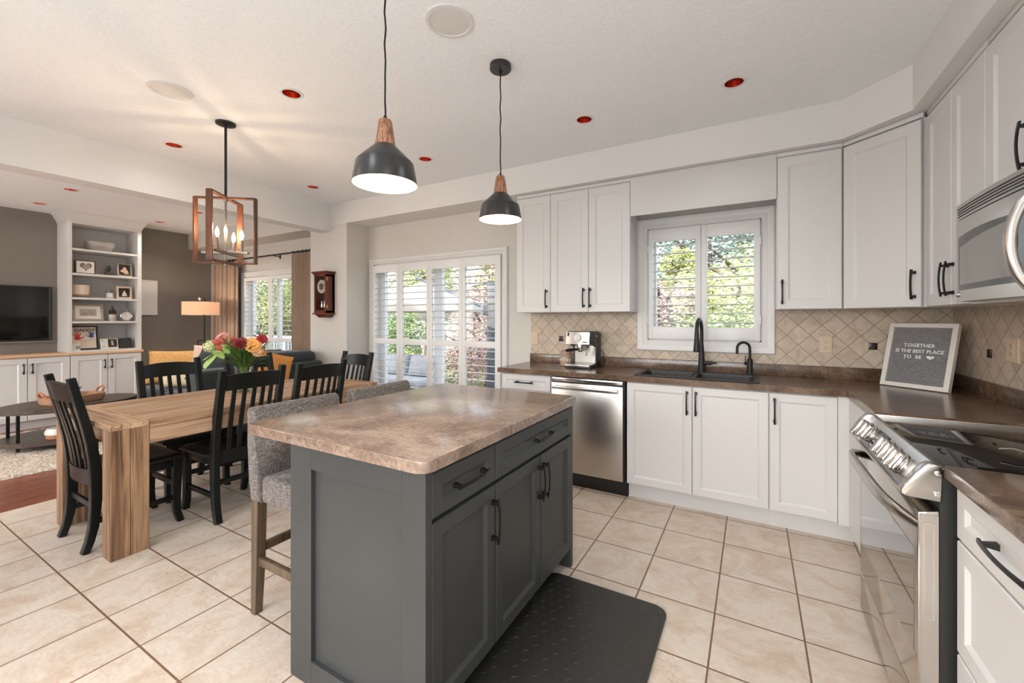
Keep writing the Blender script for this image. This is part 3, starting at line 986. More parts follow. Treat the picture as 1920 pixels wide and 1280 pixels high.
# diagonal corner cabinet
A_ = Vector((0.516, 3.358)); B_ = Vector((0.823, 3.076))
dv = (B_ - A_)
ang = math.degrees(atan2(dv.y, dv.x))
FD = Matrix.Translation((A_.x, A_.y, 0)) @ Matrix.Rotation(radians(ang), 4, 'Z')
nrm = Vector((dv.y, -dv.x)).normalized()
body = MB().prism([(A_.x - 0.004, A_.y - nrm.y * 0.02), (B_.x - nrm.x * 0.02, B_.y + 0.002), (XR - 0.004, B_.y + 0.002), (XR - 0.004, YW - 0.004), (0.510, YW - 0.004)], 1.398, 2.44)
body.M = FD
body.box(0.0, dv.length, -0.012, 0.01, 2.44, SO - 0.002, 0.003)
cabinet('wall_cabinet', 'white diagonal corner wall cabinet with one wide door', 0.85, 3.35, 1.398, FD, [(0.004, dv.length - 0.006, 1.398, 2.43, (dv.length - 0.035, 1.523, 'v'))], body, fr=0.062)
# right run of uppers
XU = 0.825
FU = face('W', XU + 0.02, 3.066)
b = MB().box(XU + 0.02, XR - 0.004, 2.402, 3.066, 1.398, 2.44).box(XU + 0.004, XU + 0.03, 2.402, 3.066, 2.44, SO - 0.002, 0.003)
cabinet('wall_cabinet', 'white double door wall cabinet between the corner and the microwave', 0.95, 2.7, 1.398, FU, [(0.002, 0.331, 1.398, 2.43, (0.303, 1.523, 'v')), (0.333, 0.662, 1.398, 2.43, (0.361, 1.523, 'v'))], b, fr=0.06)
FU2 = face('W', XU + 0.02, 2.400)
b = MB().box(XU + 0.02, XR - 0.004, 1.62, 2.400, 1.80, 2.44).box(XU + 0.004, XU + 0.03, 1.62, 2.400, 2.44, SO - 0.002, 0.003)
cabinet('wall_cabinet', 'white wall cabinet above the steel microwave', 0.95, 2.0, 1.80, FU2, [(0.002, 0.389, 1.802, 2.43, (0.320, 1.925, 'v')), (0.391, 0.778, 1.802, 2.43, (0.42, 1.925, 'v'))], b, fr=0.06)

# ------------------------------------------------------------------ worktops and sink
def counter_slab(mb, poly, z0, z1, b=0.005):
    return mb.prism(poly, z0, z1, b=b)
SX0, SX1, SY0, SY1 = -0.768, 0.041, 3.105, 3.545
w = thing('worktop', 'dark brown stone worktop along the sink wall and into the corner', 'countertop', (-0.3, 3.3, 0.875))
mb = MB()
z0, z1 = 0.876, 0.915
# pieces around the sink cut-out, sharing edges
def slab(pts): mb.prism(pts, z0, z1)
cx0, cx1, cy0, cy1 = SX0 + 0.012, SX1 - 0.012, SY0 + 0.012, SY1 - 0.012
xs = [-1.925, cx0, cx1, 0.478]
slab([(-1.925, 3.045), (cx0, 3.045), (cx0, YW - 0.003), (-1.925, YW - 0.003)])
slab([(cx0, 3.045), (cx1, 3.045), (cx1, cy0), (cx0, cy0)])
slab([(cx0, cy1), (cx1, cy1), (cx1, YW - 0.003), (cx0, YW - 0.003)])
slab([(cx1, 3.045), (0.478, 3.045), (0.478, 2.412), (XR - 0.003, 2.412), (XR - 0.003, YW - 0.003), (cx1, YW - 0.003)])
mb.build('slab', STONE, w, smooth=0)
MB().box(-1.897, XR - 0.022, YW - 0.025, YW - 0.0105, 0.915, 1.0, 0.003).build('upstand', STONE, w)
MB().box(XR - 0.025, XR - 0.0105, 2.412, YW - 0.0255, 0.915, 1.0, 0.003).build('upstand', STONE, w)
w = thing('worktop', 'dark brown stone worktop right of the range, nearest to the camera', 'countertop', (0.8, 1.2, 0.875))
MB().box(0.476, XR - 0.003, 0.80, 1.628, 0.876, 0.915, 0.005).build('slab', STONE, w)
MB().box(XR - 0.025, XR - 0.0105, 0.80, 1.628, 0.915, 1.0, 0.003).build('upstand', STONE, w)

sk = thing('kitchen_sink', 'black double bowl sink set into the worktop under the window', 'sink', (-0.36, 3.32, 0.9))
SINKM = nmat('black_granite_composite', [(0.4, (0.014, 0.013, 0.013, 1)), (0.6, (0.024, 0.023, 0.022, 1))], 160, rough=0.5)
rim = MB()
zt = 0.922
bowls = [(SX0 + 0.035, -0.385), (-0.355, SX1 - 0.035)]
by0, by1 = SY0 + 0.035, SY1 - 0.085
xsb = [SX0, bowls[0][0], bowls[0][1], bowls[1][0], bowls[1][1], SX1]
rim.box(SX0, SX1, SY0, by0, 0.9155, zt, 0.002).box(SX0, SX1, by1, SY1, 0.9155, zt, 0.002)
for a, bb in ((0, 1), (2, 3), (4, 5)):
    rim.box(xsb[a], xsb[bb], by0, by1, 0.9155, zt - (0.004 if a == 2 else 0))
rim.build('rim', SINKM, sk, smooth=0)
for k, (a, bb) in enumerate(bowls):
    bm_ = MB()
    n = 8
    def rr(ins, z, rad):
        pts = []
        x0_, x1_, y0_, y1_ = a + ins, bb - ins, by0 + ins, by1 - ins
        for cxx, cyy, st in ((x1_ - rad, y1_ - rad, 0), (x0_ + rad, y1_ - rad, 90), (x0_ + rad, y0_ + rad, 180), (x1_ - rad, y0_ + rad, 270)):
            for q in range(n + 1):
                t = radians(st + 90 * q / n)
                pts.append((cxx + rad * cos(t), cyy + rad * sin(t), z))
        return bm_.ring(pts)
    rs = [rr(0.0, zt - 0.001, 0.001), rr(0.0005, 0.905, 0.04), rr(0.006, 0.76, 0.05), rr(0.03, 0.735, 0.05)]
    for i in range(3): bm_.bridge(rs[i], rs[i + 1])
    bm_.f(rs[-1])
    bm_.build('bowl', SINKM, sk, smooth=40)

# pull-down faucet
fx, fy = -0.345, 3.505
fa = thing('kitchen_faucet', 'tall black pull-down faucet behind the sink divider', 'faucet', (fx, fy, 0.922))
MB().lathe([(0.030, 0.922), (0.030, 0.928), (0.026, 0.932), (0.025, 0.97), (0.0215, 1.05), (0.0165, 1.11), (0.0155, 1.13)], (fx, fy, 0), 28).build('base', BLACKP, fa)
pts = [(fx, fy, 1.12)]
for i in range(13):
    t = pi * i / 12
    pts.append((fx - 0.012 * (1 - cos(t)) / 2, fy - 0.105 * (1 - cos(t)), 1.235 + 0.105 * sin(t) * 0.9))
MB().tube([(fx, fy, 1.11), (fx, fy, 1.18)] + pts[1:], 0.0135, 14).build('spout', BLACKP, fa)
hx, hy = pts[-1][0], pts[-1][1]
MB().lathe([(0.0145, 1.24), (0.016, 1.20), (0.021, 1.14), (0.0245, 1.10), (0.024, 1.093), (0.019, 1.090)], (hx, hy, 0), 24).build('spray_head', BLACKP, fa)
hm = MB().tube([(fx + 0.015, fy, 0.995), (fx + 0.065, fy - 0.004, 0.995)], 0.0155, 16)
hm.tube([(fx + 0.060, fy - 0.004, 0.995), (fx + 0.085, fy - 0.012, 0.998), (fx + 0.105, fy - 0.02, 0.996)], [0.013, 0.008, 0.005], 12)
hm.build('lever', BLACKP, fa)
tx, ty = -0.018, 3.515
ta = thing('filter_tap', 'small black gooseneck water tap at the right end of the sink', 'tap', (tx, ty, 0.922))
MB().lathe([(0.024, 0.922), (0.022, 0.927), (0.0195, 0.93), (0.0195, 1.035), (0.012, 1.04)], (tx, ty, 0), 24).build('base', BLACKP, ta)
pts = [(tx, ty, 1.03), (tx, ty, 1.10)]
for i in range(1, 13):
    t = pi * i / 12
    pts.append((tx - 0.041 * (1 - cos(t)), ty - 0.02 * (1 - cos(t)), 1.115 + 0.045 * sin(t)))
pts.append((pts[-1][0], pts[-1][1], 1.075))
MB().tube(pts, 0.0095, 12).build('spout', BLACKP, ta)
MB().tube([(tx - 0.01, ty, 1.005), (tx - 0.034, ty - 0.008, 1.005)], 0.011, 12).tube([(tx - 0.028, ty - 0.006, 1.01), (tx - 0.029, ty - 0.006, 1.055)], 0.0035, 8).build('lever', BLACKP, ta)

# ------------------------------------------------------------------ dishwasher
dw = thing('dishwasher', 'stainless steel dishwasher with a bar handle between white base cabinets', 'dishwasher', (-1.12, 3.3, 0))
DX0, DX1 = -1.424, -0.826
MB().box(DX0 + 0.003, DX1 - 0.003, YC + 0.005, YW - 0.06, 0.06, 0.868).build('body', PLASTIC_D, dw, smooth=0)
MB().box(DX0 + 0.004, DX1 - 0.012, YD - 0.012, YC + 0.004, 0.125, 0.828, 0.004).build('door', STEEL, dw)
MB().box(DX0 + 0.008, DX1 - 0.014, YD - 0.008, YC + 0.004, 0.835, 0.868, 0.004).build('control_strip', CHROME, dw)
h = MB().box(DX0 + 0.030, DX1 - 0.040, YD - 0.062, YD - 0.046, 0.782, 0.808, 0.004)
for hx in (DX0 + 0.05, DX1 - 0.06): h.box(hx - 0.01, hx + 0.01, YD - 0.05, YD - 0.010, 0.786, 0.804, 0.002)
h.build('handle', STEELH, dw)
MB().box(DX0 + 0.004, DX1 + 0.006, YC + 0.035, YC + 0.05, 0.0, 0.124).build('toe_kick', PLASTIC_D, dw, smooth=0)

# ------------------------------------------------------------------ range
rg = thing('range', 'stainless steel slide-in range with black glass cooktop and front knobs', 'stove', (0.78, 2.02, 0))
RY0, RY1 = 1.640, 2.402
MB().box(0.474, XR - 0.03, RY0 + 0.012, RY1 - 0.006, 0.02, 0.893).build('body', mat('black_range_side', (0.02, 0.021, 0.020, 1), 0.4), rg, smooth=0)
MB().box(0.478, XR - 0.012, RY0 - 0.004, RY1 + 0.004, 0.895, 0.9035, 0.002).build('cooktop', DARKGLASS, rg)
MB().box(0.474, XR - 0.012, RY1 + 0.0045, RY1 + 0.0085, 0.892, 0.9055, 0.0015).build('cooktop_trim', STEELH, rg)
cp = [(0.480, 0.9045), (0.462, 0.910), (0.450, 0.910), (0.437, 0.903), (0.420, 0.878), (0.399, 0.844), (0.386, 0.822), (0.386, 0.812), (0.396, 0.806), (0.476, 0.800)]
for y0_, y1_ in ((RY0, RY0 + 0.034), (RY1 - 0.030, RY1)):
    MB().prism(cp, y0_, y1_, axis='y', b=0.004).build('panel_end_cap', STEELH, rg, smooth=50)
pdir = Vector((0.386 - 0.437, 0, 0.822 - 0.906)).normalized()
pn = Vector((-pdir.z, 0, pdir.x)).normalized()
if pn.x > 0: pn = -pn
RC = 0.020
cp2 = [(0.479, 0.9035), (0.468, 0.9035), (0.4555, 0.890), (0.4065, 0.8095), (0.388, 0.8185), (0.386, 0.812), (0.396, 0.8062), (0.476, 0.8002)]
MB().prism(cp2, RY0 + 0.0345, RY1 - 0.0305, axis='y').build('control_panel', STEELH, rg, smooth=30)
def on_panel(y, t, out=0.0):
    p = Vector((0.4555, y, 0.890)) + (Vector((0.4065, y, 0.8095)) - Vector((0.4555, y, 0.890))) * t + pn * out
    return p
R = Matrix(((pdir.x, 0, pn.x), (pdir.y, 1, pn.y), (pdir.z, 0, pn.z))).to_4x4()
for ky in (2.300, 2.232, 1.985, 1.905, 1.825):
    km = MB(Matrix.Translation(on_panel(ky, 0.48, 0.0)) @ R)
    km.lathe([(0.037, 0.0005), (0.037, 0.005), (0.033, 0.009)], n=32)
    km.box(-0.035, 0.035, -0.026, 0.026, 0.008, 0.034, 0.010, 3)
    km.box(-0.034, 0.034, -0.011, 0.011, 0.030, 0.043, 0.006, 3)
    km.build('knob', CHROME, rg, smooth=50)
dm = MB(Matrix.Translation(on_panel(2.108, 0.48, 0)) @ R)
dm.box(-0.038, 0.038, -0.066, 0.066, 0.0005, 0.004, 0.001)
dsp = dm.build('display', PLASTIC_D, rg)
for i in range(3):
    for j in range(3):
        MB(Matrix.Translation(on_panel(2.150 - 0.016 * i, 0.40 + 0.20 * j, 0.0045)) @ R).box(-0.003, 0.003, -0.004, 0.004, 0, 0.001).build('button', WHITE_P, dsp, smooth=0)
for zz, xx in ((0.885, 0.468), (0.825, 0.466)):
    MB().lathe([(0.0075, RY0 + 0.001), (0.0075, RY0 - 0.003), (0.004, RY0 - 0.004)], (xx, 0, zz), 16, axis='y').build('screw', CHROME, rg)
# oven door, handle, window, drawer
dz0, dz1 = 0.196, 0.775
dr = MB()
dr.hull8([(0.425, RY0 + 0.004, dz0), (0.472, RY0 + 0.004, dz0), (0.472, RY1 - 0.004, dz0), (0.425, RY1 - 0.004, dz0), (0.425, RY0 + 0.004, dz1 - 0.012), (0.472, RY0 + 0.004, dz1), (0.472, RY1 - 0.004, dz1), (0.425, RY1 - 0.004, dz1 - 0.012)], 0.005)
door = dr.build('oven_door', mat('bright_steel_front', (0.56, 0.525, 0.49, 1), 0.14, 1.0), rg)
MB().box(0.4235, 0.4265, RY0 + 0.035, RY1 - 0.035, 0.335, 0.645, 0.001).build('window', MIRRORGLASS, door, smooth=0)
MB().box(0.4285, 0.4695, RY0 + 0.0015, RY0 + 0.0045, dz0 + 0.004, dz1 - 0.014).build('side_trim', STEEL, door, smooth=0)
gr = MB()
for yy in (0.4385, 0.4595):
    gr.box(yy - 0.001, yy + 0.001, RY0 + 0.0005, RY0 + 0.003, 0.46, 0.735)
gr.box(0.4375, 0.4605, RY0 + 0.0005, RY0 + 0.003, 0.457, 0.460).box(0.4375, 0.4605, RY0 + 0.0005, RY0 + 0.003, 0.734, 0.737)
gr.build('side_groove', CHROME, door, smooth=0)
hp = []
for i in range(21):
    t = -1 + 2 * i / 20
    e = abs(t) ** 6
    hp.append((0.362 + 0.058 * e + 0.012 * t * t, (RY0 + RY1) / 2 + t * 0.372, 0.742 + 0.012 * (1 - t * t) - 0.02 * e))
MB().strap(hp, [0.030 + 0.012 * (1 - abs(-1 + 2 * i / 20) ** 4) for i in range(21)], [0.020] * 21, (0, 0, 1), 0.005).build('handle', STEELH, door, smooth=50)
MB().box(0.426, 0.472, RY0 + 0.004, RY1 - 0.004, 0.035, 0.188, 0.004).build('drawer', mat('bright_steel_drawer', (0.56, 0.525, 0.49, 1), 0.14, 1.0), rg)
MB().box(0.4725, 0.52, RY0 + 0.012, RY1 - 0.012, 0.0, 0.036).build('toe_kick', PLASTIC_D, rg, smooth=0)
# ladle-like spoon rest handle at the right edge of the cooktop
kt = thing('spoon_rest', 'steel spoon rest with a curved handle on the black cooktop', 'spoon rest', (0.80, 1.80, 0.9035))
MB().lathe([(0.0, 0.9045), (0.04, 0.9050), (0.062, 0.9140), (0.066, 0.9220), (0.064, 0.9230), (0.05, 0.9130), (0.0, 0.9090)], (0.79, 1.78, 0), 32, caps=False).build('bowl', CHROME, kt)
MB().strap([(0.745, 1.80, 0.9180), (0.72, 1.815, 0.9320), (0.69, 1.83, 0.9380), (0.665, 1.845, 0.9320)], [0.02, 0.016, 0.018, 0.022], 0.004, (0.5, 0.85, 0), 0.001).build('handle', CHROME, kt)

# ------------------------------------------------------------------ microwave
mw = thing('microwave', 'stainless steel over-the-range microwave with a big curved handle', 'microwave', (0.9, 2.0, 1.38))
MX = 0.74
MB().box(MX + 0.045, XR - 0.004, RY0 - 0.01, 2.400, 1.392, 1.798).build('body', STEEL, mw, smooth=0)
FM = face('W', MX, 2.400)
# bowed front: curve in plan
def front_x(u): return MX - 0.016 * (1 - (2 * u - 1) ** 2)
W_ = 0.762
def panel(mbx, z0_, z1_, u0=0.0, u1=1.0, off=0.0, n=16, thick=0.05):
    top, bot = [], []
    fr_, bk = [], []
    for i in range(n + 1):
        u = u0 + (u1 - u0) * i / n
        fr_.append((front_x(u) - off, 2.400 - W_ * u))
    poly = fr_ + [(MX + thick, fr_[-1][1]), (MX + thick, fr_[0][1])]
    return mbx.prism(poly, z0_, z1_)
panel(MB(), 1.735, 1.796).build('vent_grille', STEELH, mw, smooth=40)
for i in range(4):
    sl = MB()
    panel(sl, 1.7445 + i * 0.0105, 1.7490 + i * 0.0105, 0.03, 0.97, 0.0012, thick=-0.002)
    sl.build('vent_slot', INK, mw, smooth=0)
dr = panel(MB(), 1.402, 1.731).build('door', STEELH, mw, smooth=40)
gm = MB()
us = [0.04 + 0.66 * i / 14 for i in range(15)]
lo = [(front_x(u) - 0.0012, 2.400 - W_ * u, 1.447) for u in us]
hi = [(front_x(u) - 0.0012, 2.400 - W_ * u, 1.662 + 0.012 * (1 - (2 * (u - 0.04) / 0.66 - 1) ** 2)) for u in us]
a_ = gm.ring(lo); b__ = gm.ring(hi)
a2 = gm.ring([(p[0] + 0.006, p[1], p[2]) for p in lo]); b2 = gm.ring([(p[0] + 0.006, p[1], p[2]) for p in hi])
for i in range(14):
    gm.f([a_[i], a_[i + 1], b__[i + 1], b__[i]]); gm.f([a2[i], a2[i + 1], b2[i + 1], b2[i]])
    gm.f([a_[i], a_[i + 1], a2[i + 1], a2[i]]); gm.f([b__[i], b__[i + 1], b2[i + 1], b2[i]])
gm.f([a_[0], b__[0], b2[0], a2[0]]); gm.f([a_[-1], b__[-1], b2[-1], a2[-1]])
win = gm.build('window', mat('microwave_dark_glass', (0.028, 0.026, 0.025, 1), 0.16, spec=0.4), dr, smooth=0)
im = MB()
us2 = [0.075 + 0.58 * i / 14 for i in range(15)]
lo = [(front_x(u) - 0.0022, 2.400 - W_ * u, 1.468) for u in us2]
hi = [(front_x(u) - 0.0022, 2.400 - W_ * u, 1.618 + 0.032 * (1 - (1 - (u - 0.075) / 0.58) ** 2.2)) for u in us2]
a_ = im.ring(lo); b__ = im.ring(hi)
for i in range(14): im.f([a_[i], a_[i + 1], b__[i + 1], b__[i]])
im.build('mesh_screen', mat('microwave_screen', (0.19, 0.175, 0.16, 1), 0.10, spec=1.0), dr, smooth=0, solid=0.001)
MB().lathe([(0.011, 0.0), (0.011, -0.004), (0.006, -0.006)], (MX - 0.003, 2.378, 1.432), 20, axis='x').build('badge', CHROME, dr)
hp = []
for i in range(25):
    t = -1 + 2 * i / 24
    hp.append((MX - 0.014 - 0.066 * (1 - t * t) ** 0.6, 1.772, 1.557 + t * 0.150))
MB().tube(hp, 0.0140, 14).build('handle', STEELH, dr, smooth=60)
# ------------------------------------------------------------------ island
IX0, IX1, IY0, IY1 = -1.515, -0.85, 0.945, 2.10
isl = thing('kitchen_island', 'charcoal painted kitchen island with drawers and doors', 'island', (-1.2, 1.52, 0))
MB().box(IX0 + 0.02, IX1 - 0.02, IY0 + 0.02, IY1 - 0.02, 0.095, 0.876).box(IX0 + 0.02, IX1 - 0.09, IY0 + 0.02, IY1 - 0.02, 0.0, 0.095).build('body', ISLAND, isl, smooth=0)
FE = face('S', IX0, IY0 + 0.02)
em = MB(FE)
# end panel: stiles, rails and a recessed field, one painted board front
for q in ((0, 0.122, 0, 0.876), (IX1 - IX0 - 0.095, IX1 - IX0, 0, 0.876)):
    em.box(q[0], q[1], -0.02, 0.0, q[2], q[3], 0.0015)
for q in ((0.122, IX1 - IX0 - 0.095, 0, 0.092), (0.122, IX1 - IX0 - 0.095, 0.787, 0.876)):
    em.box(q[0], q[1], -0.02, 0.0, q[2], q[3], 0.0015)
em.box(0.12, IX1 - IX0 - 0.09, -0.003, 0.0, 0.0905, 0.789)
em.build('end_panel', ISLAND, isl, smooth=0)
em = MB().box(IX0, IX1 - 0.001, IY1 - 0.02, IY1 + 0.012, 0.0, 0.876, 0.002)
em.build('end_panel', ISLAND, isl, smooth=0)
MB().box(IX0, IX0 + 0.02, IY0 + 0.02, IY1 - 0.02, 0.0, 0.876).build('back_panel', ISLAND, isl, smooth=0)
FI = face('E', IX1 - 0.02, 0.0)
for q in ((0.9735, 1.330, 0.718, 0.860, (1.162, 0.789, 'h'), 'drawer'), (1.334, 2.085, 0.718, 0.860, (1.735, 0.789, 'h'), 'drawer')):
    add_door(isl, FI, *q[:4], ISLAND, q[4], q[5], L=0.185, fr=0.046, rec=0.011)
for q in ((0.9735, 1.330, 0.100, 0.706, (1.309, 0.580, 'v')), (1.334, 1.716, 0.100, 0.706, (1.695, 0.590, 'v')), (1.720, 2.085, 0.100, 0.706, (1.742, 0.590, 'v'))):
    add_door(isl, FI, *q[:4], ISLAND, q[4], L=0.165, fr=0.05, rec=0.012)
MB().box(IX1 - 0.0195, IX1 - 0.0008, IY0 + 0.001, 0.9745, 0.0, 0.876).build('corner_stile', ISLAND, isl, smooth=0)

def rounded(x0, x1, y0, y1, r, n=6):
    pts = []
    for cx_, cy_, st in ((x1 - r, y1 - r, 0), (x0 + r, y1 - r, 90), (x0 + r, y0 + r, 180), (x1 - r, y0 + r, 270)):
        for q in range(n + 1):
            t = radians(st + 90 * q / n)
            pts.append((cx_ + r * cos(t), cy_ + r * sin(t)))
    return pts
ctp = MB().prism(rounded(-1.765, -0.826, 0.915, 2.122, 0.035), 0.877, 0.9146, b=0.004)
tag(ctp.build('island_worktop', STONE_LIT), 'brown stone worktop of the island in a lit tone, overhanging on the stool side', 'countertop')

# anti-fatigue mat with a tread pattern
MAT_ = thing('floor_mat', 'black rubber anti-fatigue mat on the tiles beside the island', 'mat', (-0.6, 1.3, 0))
mm = MB().prism(rounded(-0.932, -0.336, 0.62, 1.985, 0.05), 0.0005, 0.014, b=0.006)
mm.build('pad', MATM, MAT_)
tr = MB()
for i in range(13):
    for j in range(31):
        x = -0.900 + 0.0445 * (i + 0.5 * (j % 2)); y = 0.65 + 0.0425 * j
        if x > -0.36 or y > 1.955: continue
        a = radians(45 if (i + j) % 2 else -45)
        c, s_ = cos(a), sin(a)
        P = lambda u, w, z: (x + u * c - w * s_, y + u * s_ + w * c, z)
        vs = [tr.v(P(u, w, 0.0138)) for u, w in ((-0.014, 0), (0, -0.0035), (0.014, 0), (0, 0.0035))]
        t0, t1 = tr.v(P(-0.007, 0, 0.0154)), tr.v(P(0.007, 0, 0.0154))
        tr.f([vs[0], vs[1], t0]); tr.f([vs[1], vs[2], t1]); tr.f([vs[1], t1, t0]); tr.f([vs[2], vs[3], t1]); tr.f([vs[3], vs[0], t0]); tr.f([vs[3], t0, t1])
tag(tr.build('tread', MATM, MAT_, smooth=0), kind='stuff')

# ------------------------------------------------------------------ bar stools (face +x)
def make_stool():
    r = thing('bar_stool', 'grey tweed bar stool tucked under the near end of the island', 'bar stool', (0, 0, 0))
    W = 0.225
    # local: faces +y
    sm = MB()
    sm.box(-W + 0.006, W - 0.006, -0.16, 0.235, 0.515, 0.635, 0.022, 4)
    sm.build('seat', TWEED, r, world=False, smooth=60)
    bk = MB()
    prof = [(-0.155, 0.515), (-0.235, 0.515), (-0.240, 0.60), (-0.252, 0.76), (-0.268, 0.905), (-0.258, 0.928), (-0.232, 0.935), (-0.208, 0.922), (-0.190, 0.80), (-0.170, 0.66)]
    bk.prism(prof, -W, W, axis='x', b=0.016, seg=3)
    bk.build('backrest', TWEED, r, world=False, smooth=60)
    for sx in (-1, 1):
        lm = MB()
        lm.strap([(sx * (W - 0.026), -0.205, 0.53), (sx * (W - 0.026), -0.212, 0.25), (sx * (W - 0.026), -0.226, 0.0)], [0.046, 0.044, 0.036], [0.046, 0.042, 0.034], (1, 0, 0), 0.003)
        lm.build('leg', STOOLW, r, world=False)
        lm = MB()
        lm.strap([(sx * (W - 0.026), 0.205, 0.53), (sx * (W - 0.026), 0.207, 0.0)], [0.044, 0.034], [0.044, 0.034], (1, 0, 0), 0.003)
        lm.build('leg', STOOLW, r, world=False)
        MB().box(sx * (W - 0.026) - 0.011, sx * (W - 0.026) + 0.011, -0.20, 0.19, 0.225, 0.262, 0.002).build('stretcher', STOOLW, r, world=False)
    MB().box(-W + 0.03, W - 0.03, 0.195, 0.219, 0.165, 0.202, 0.002).build('footrest', STOOLW, r, world=False)
    MB().box(-W + 0.03, W - 0.03, -0.222, -0.200, 0.275, 0.312, 0.002).build('stretcher', STOOLW, r, world=False)
    return r
st = make_stool()
st.location = (-1.742, 1.268, 0); st.rotation_euler = (0, 0, radians(-90))
dup(st, (-1.742, 1.800, 0), radians(-90), 'grey tweed bar stool at the far end of the island, only its back showing')

# ------------------------------------------------------------------ dining table
tb = thing('dining_table', 'long reclaimed wood dining table with chunky block legs', 'table', (-3.505, 1.82, 0))
TX0, TX1, TY0, TY1, TZ = -3.956, -3.060, 0.893, 2.752, 0.744
LW, LD = 0.118, 0.170
mb = MB()
npl = 6
for i in range(npl):
    a = TX0 + (TX1 - TX0) * i / npl; b_ = TX0 + (TX1 - TX0) * (i + 1) / npl
    mb.box(a + 0.0006, b_ - 0.0006, TY0 + LD + 0.002, TY1 - LD - 0.002, TZ - 0.04, TZ, 0.002)
mb.build('tabletop', TABLE_Y, tb, smooth=0)
for (a, b_) in ((TY0, TY0 + LD), (TY1 - LD, TY1)):
    m2 = MB()
    h_ = (b_ - a) / 2
    for k in (0, 1):
        m2.box(TX0 + 0.0005, TX1 - 0.0005, a + k * h_ + 0.0005, a + (k + 1) * h_ - 0.0005, TZ - 0.03, TZ, 0.002)
    m2.build('breadboard_end', TABLE_X, tb, smooth=0)
for x0 in (TX0, TX1 - LW):
    for y0 in (TY0, TY1 - LD):
        m2 = MB()
        for k in (0, 1):
            m2.box(x0, x0 + LW, y0 + k * LD / 2 + 0.0005, y0 + (k + 1) * LD / 2 - 0.0005, 0.0, TZ - 0.031, 0.003)
        m2.build('leg', TABLE_Z, tb, smooth=0)
for x0 in (TX0 + 0.004, TX1 - 0.034):
    MB().box(x0, x0 + 0.03, TY0 + LD + 0.001, TY1 - LD - 0.001, TZ - 0.135, TZ - 0.041, 0.003).build('apron', TABLE_Y, tb, smooth=0)
for y0 in (TY0 + 0.035, TY1 - 0.065):
    MB().box(TX0 + LW + 0.001, TX1 - LW - 0.001, y0, y0 + 0.03, TZ - 0.120, TZ - 0.031, 0.003).build('apron', TABLE_X, tb, smooth=0)

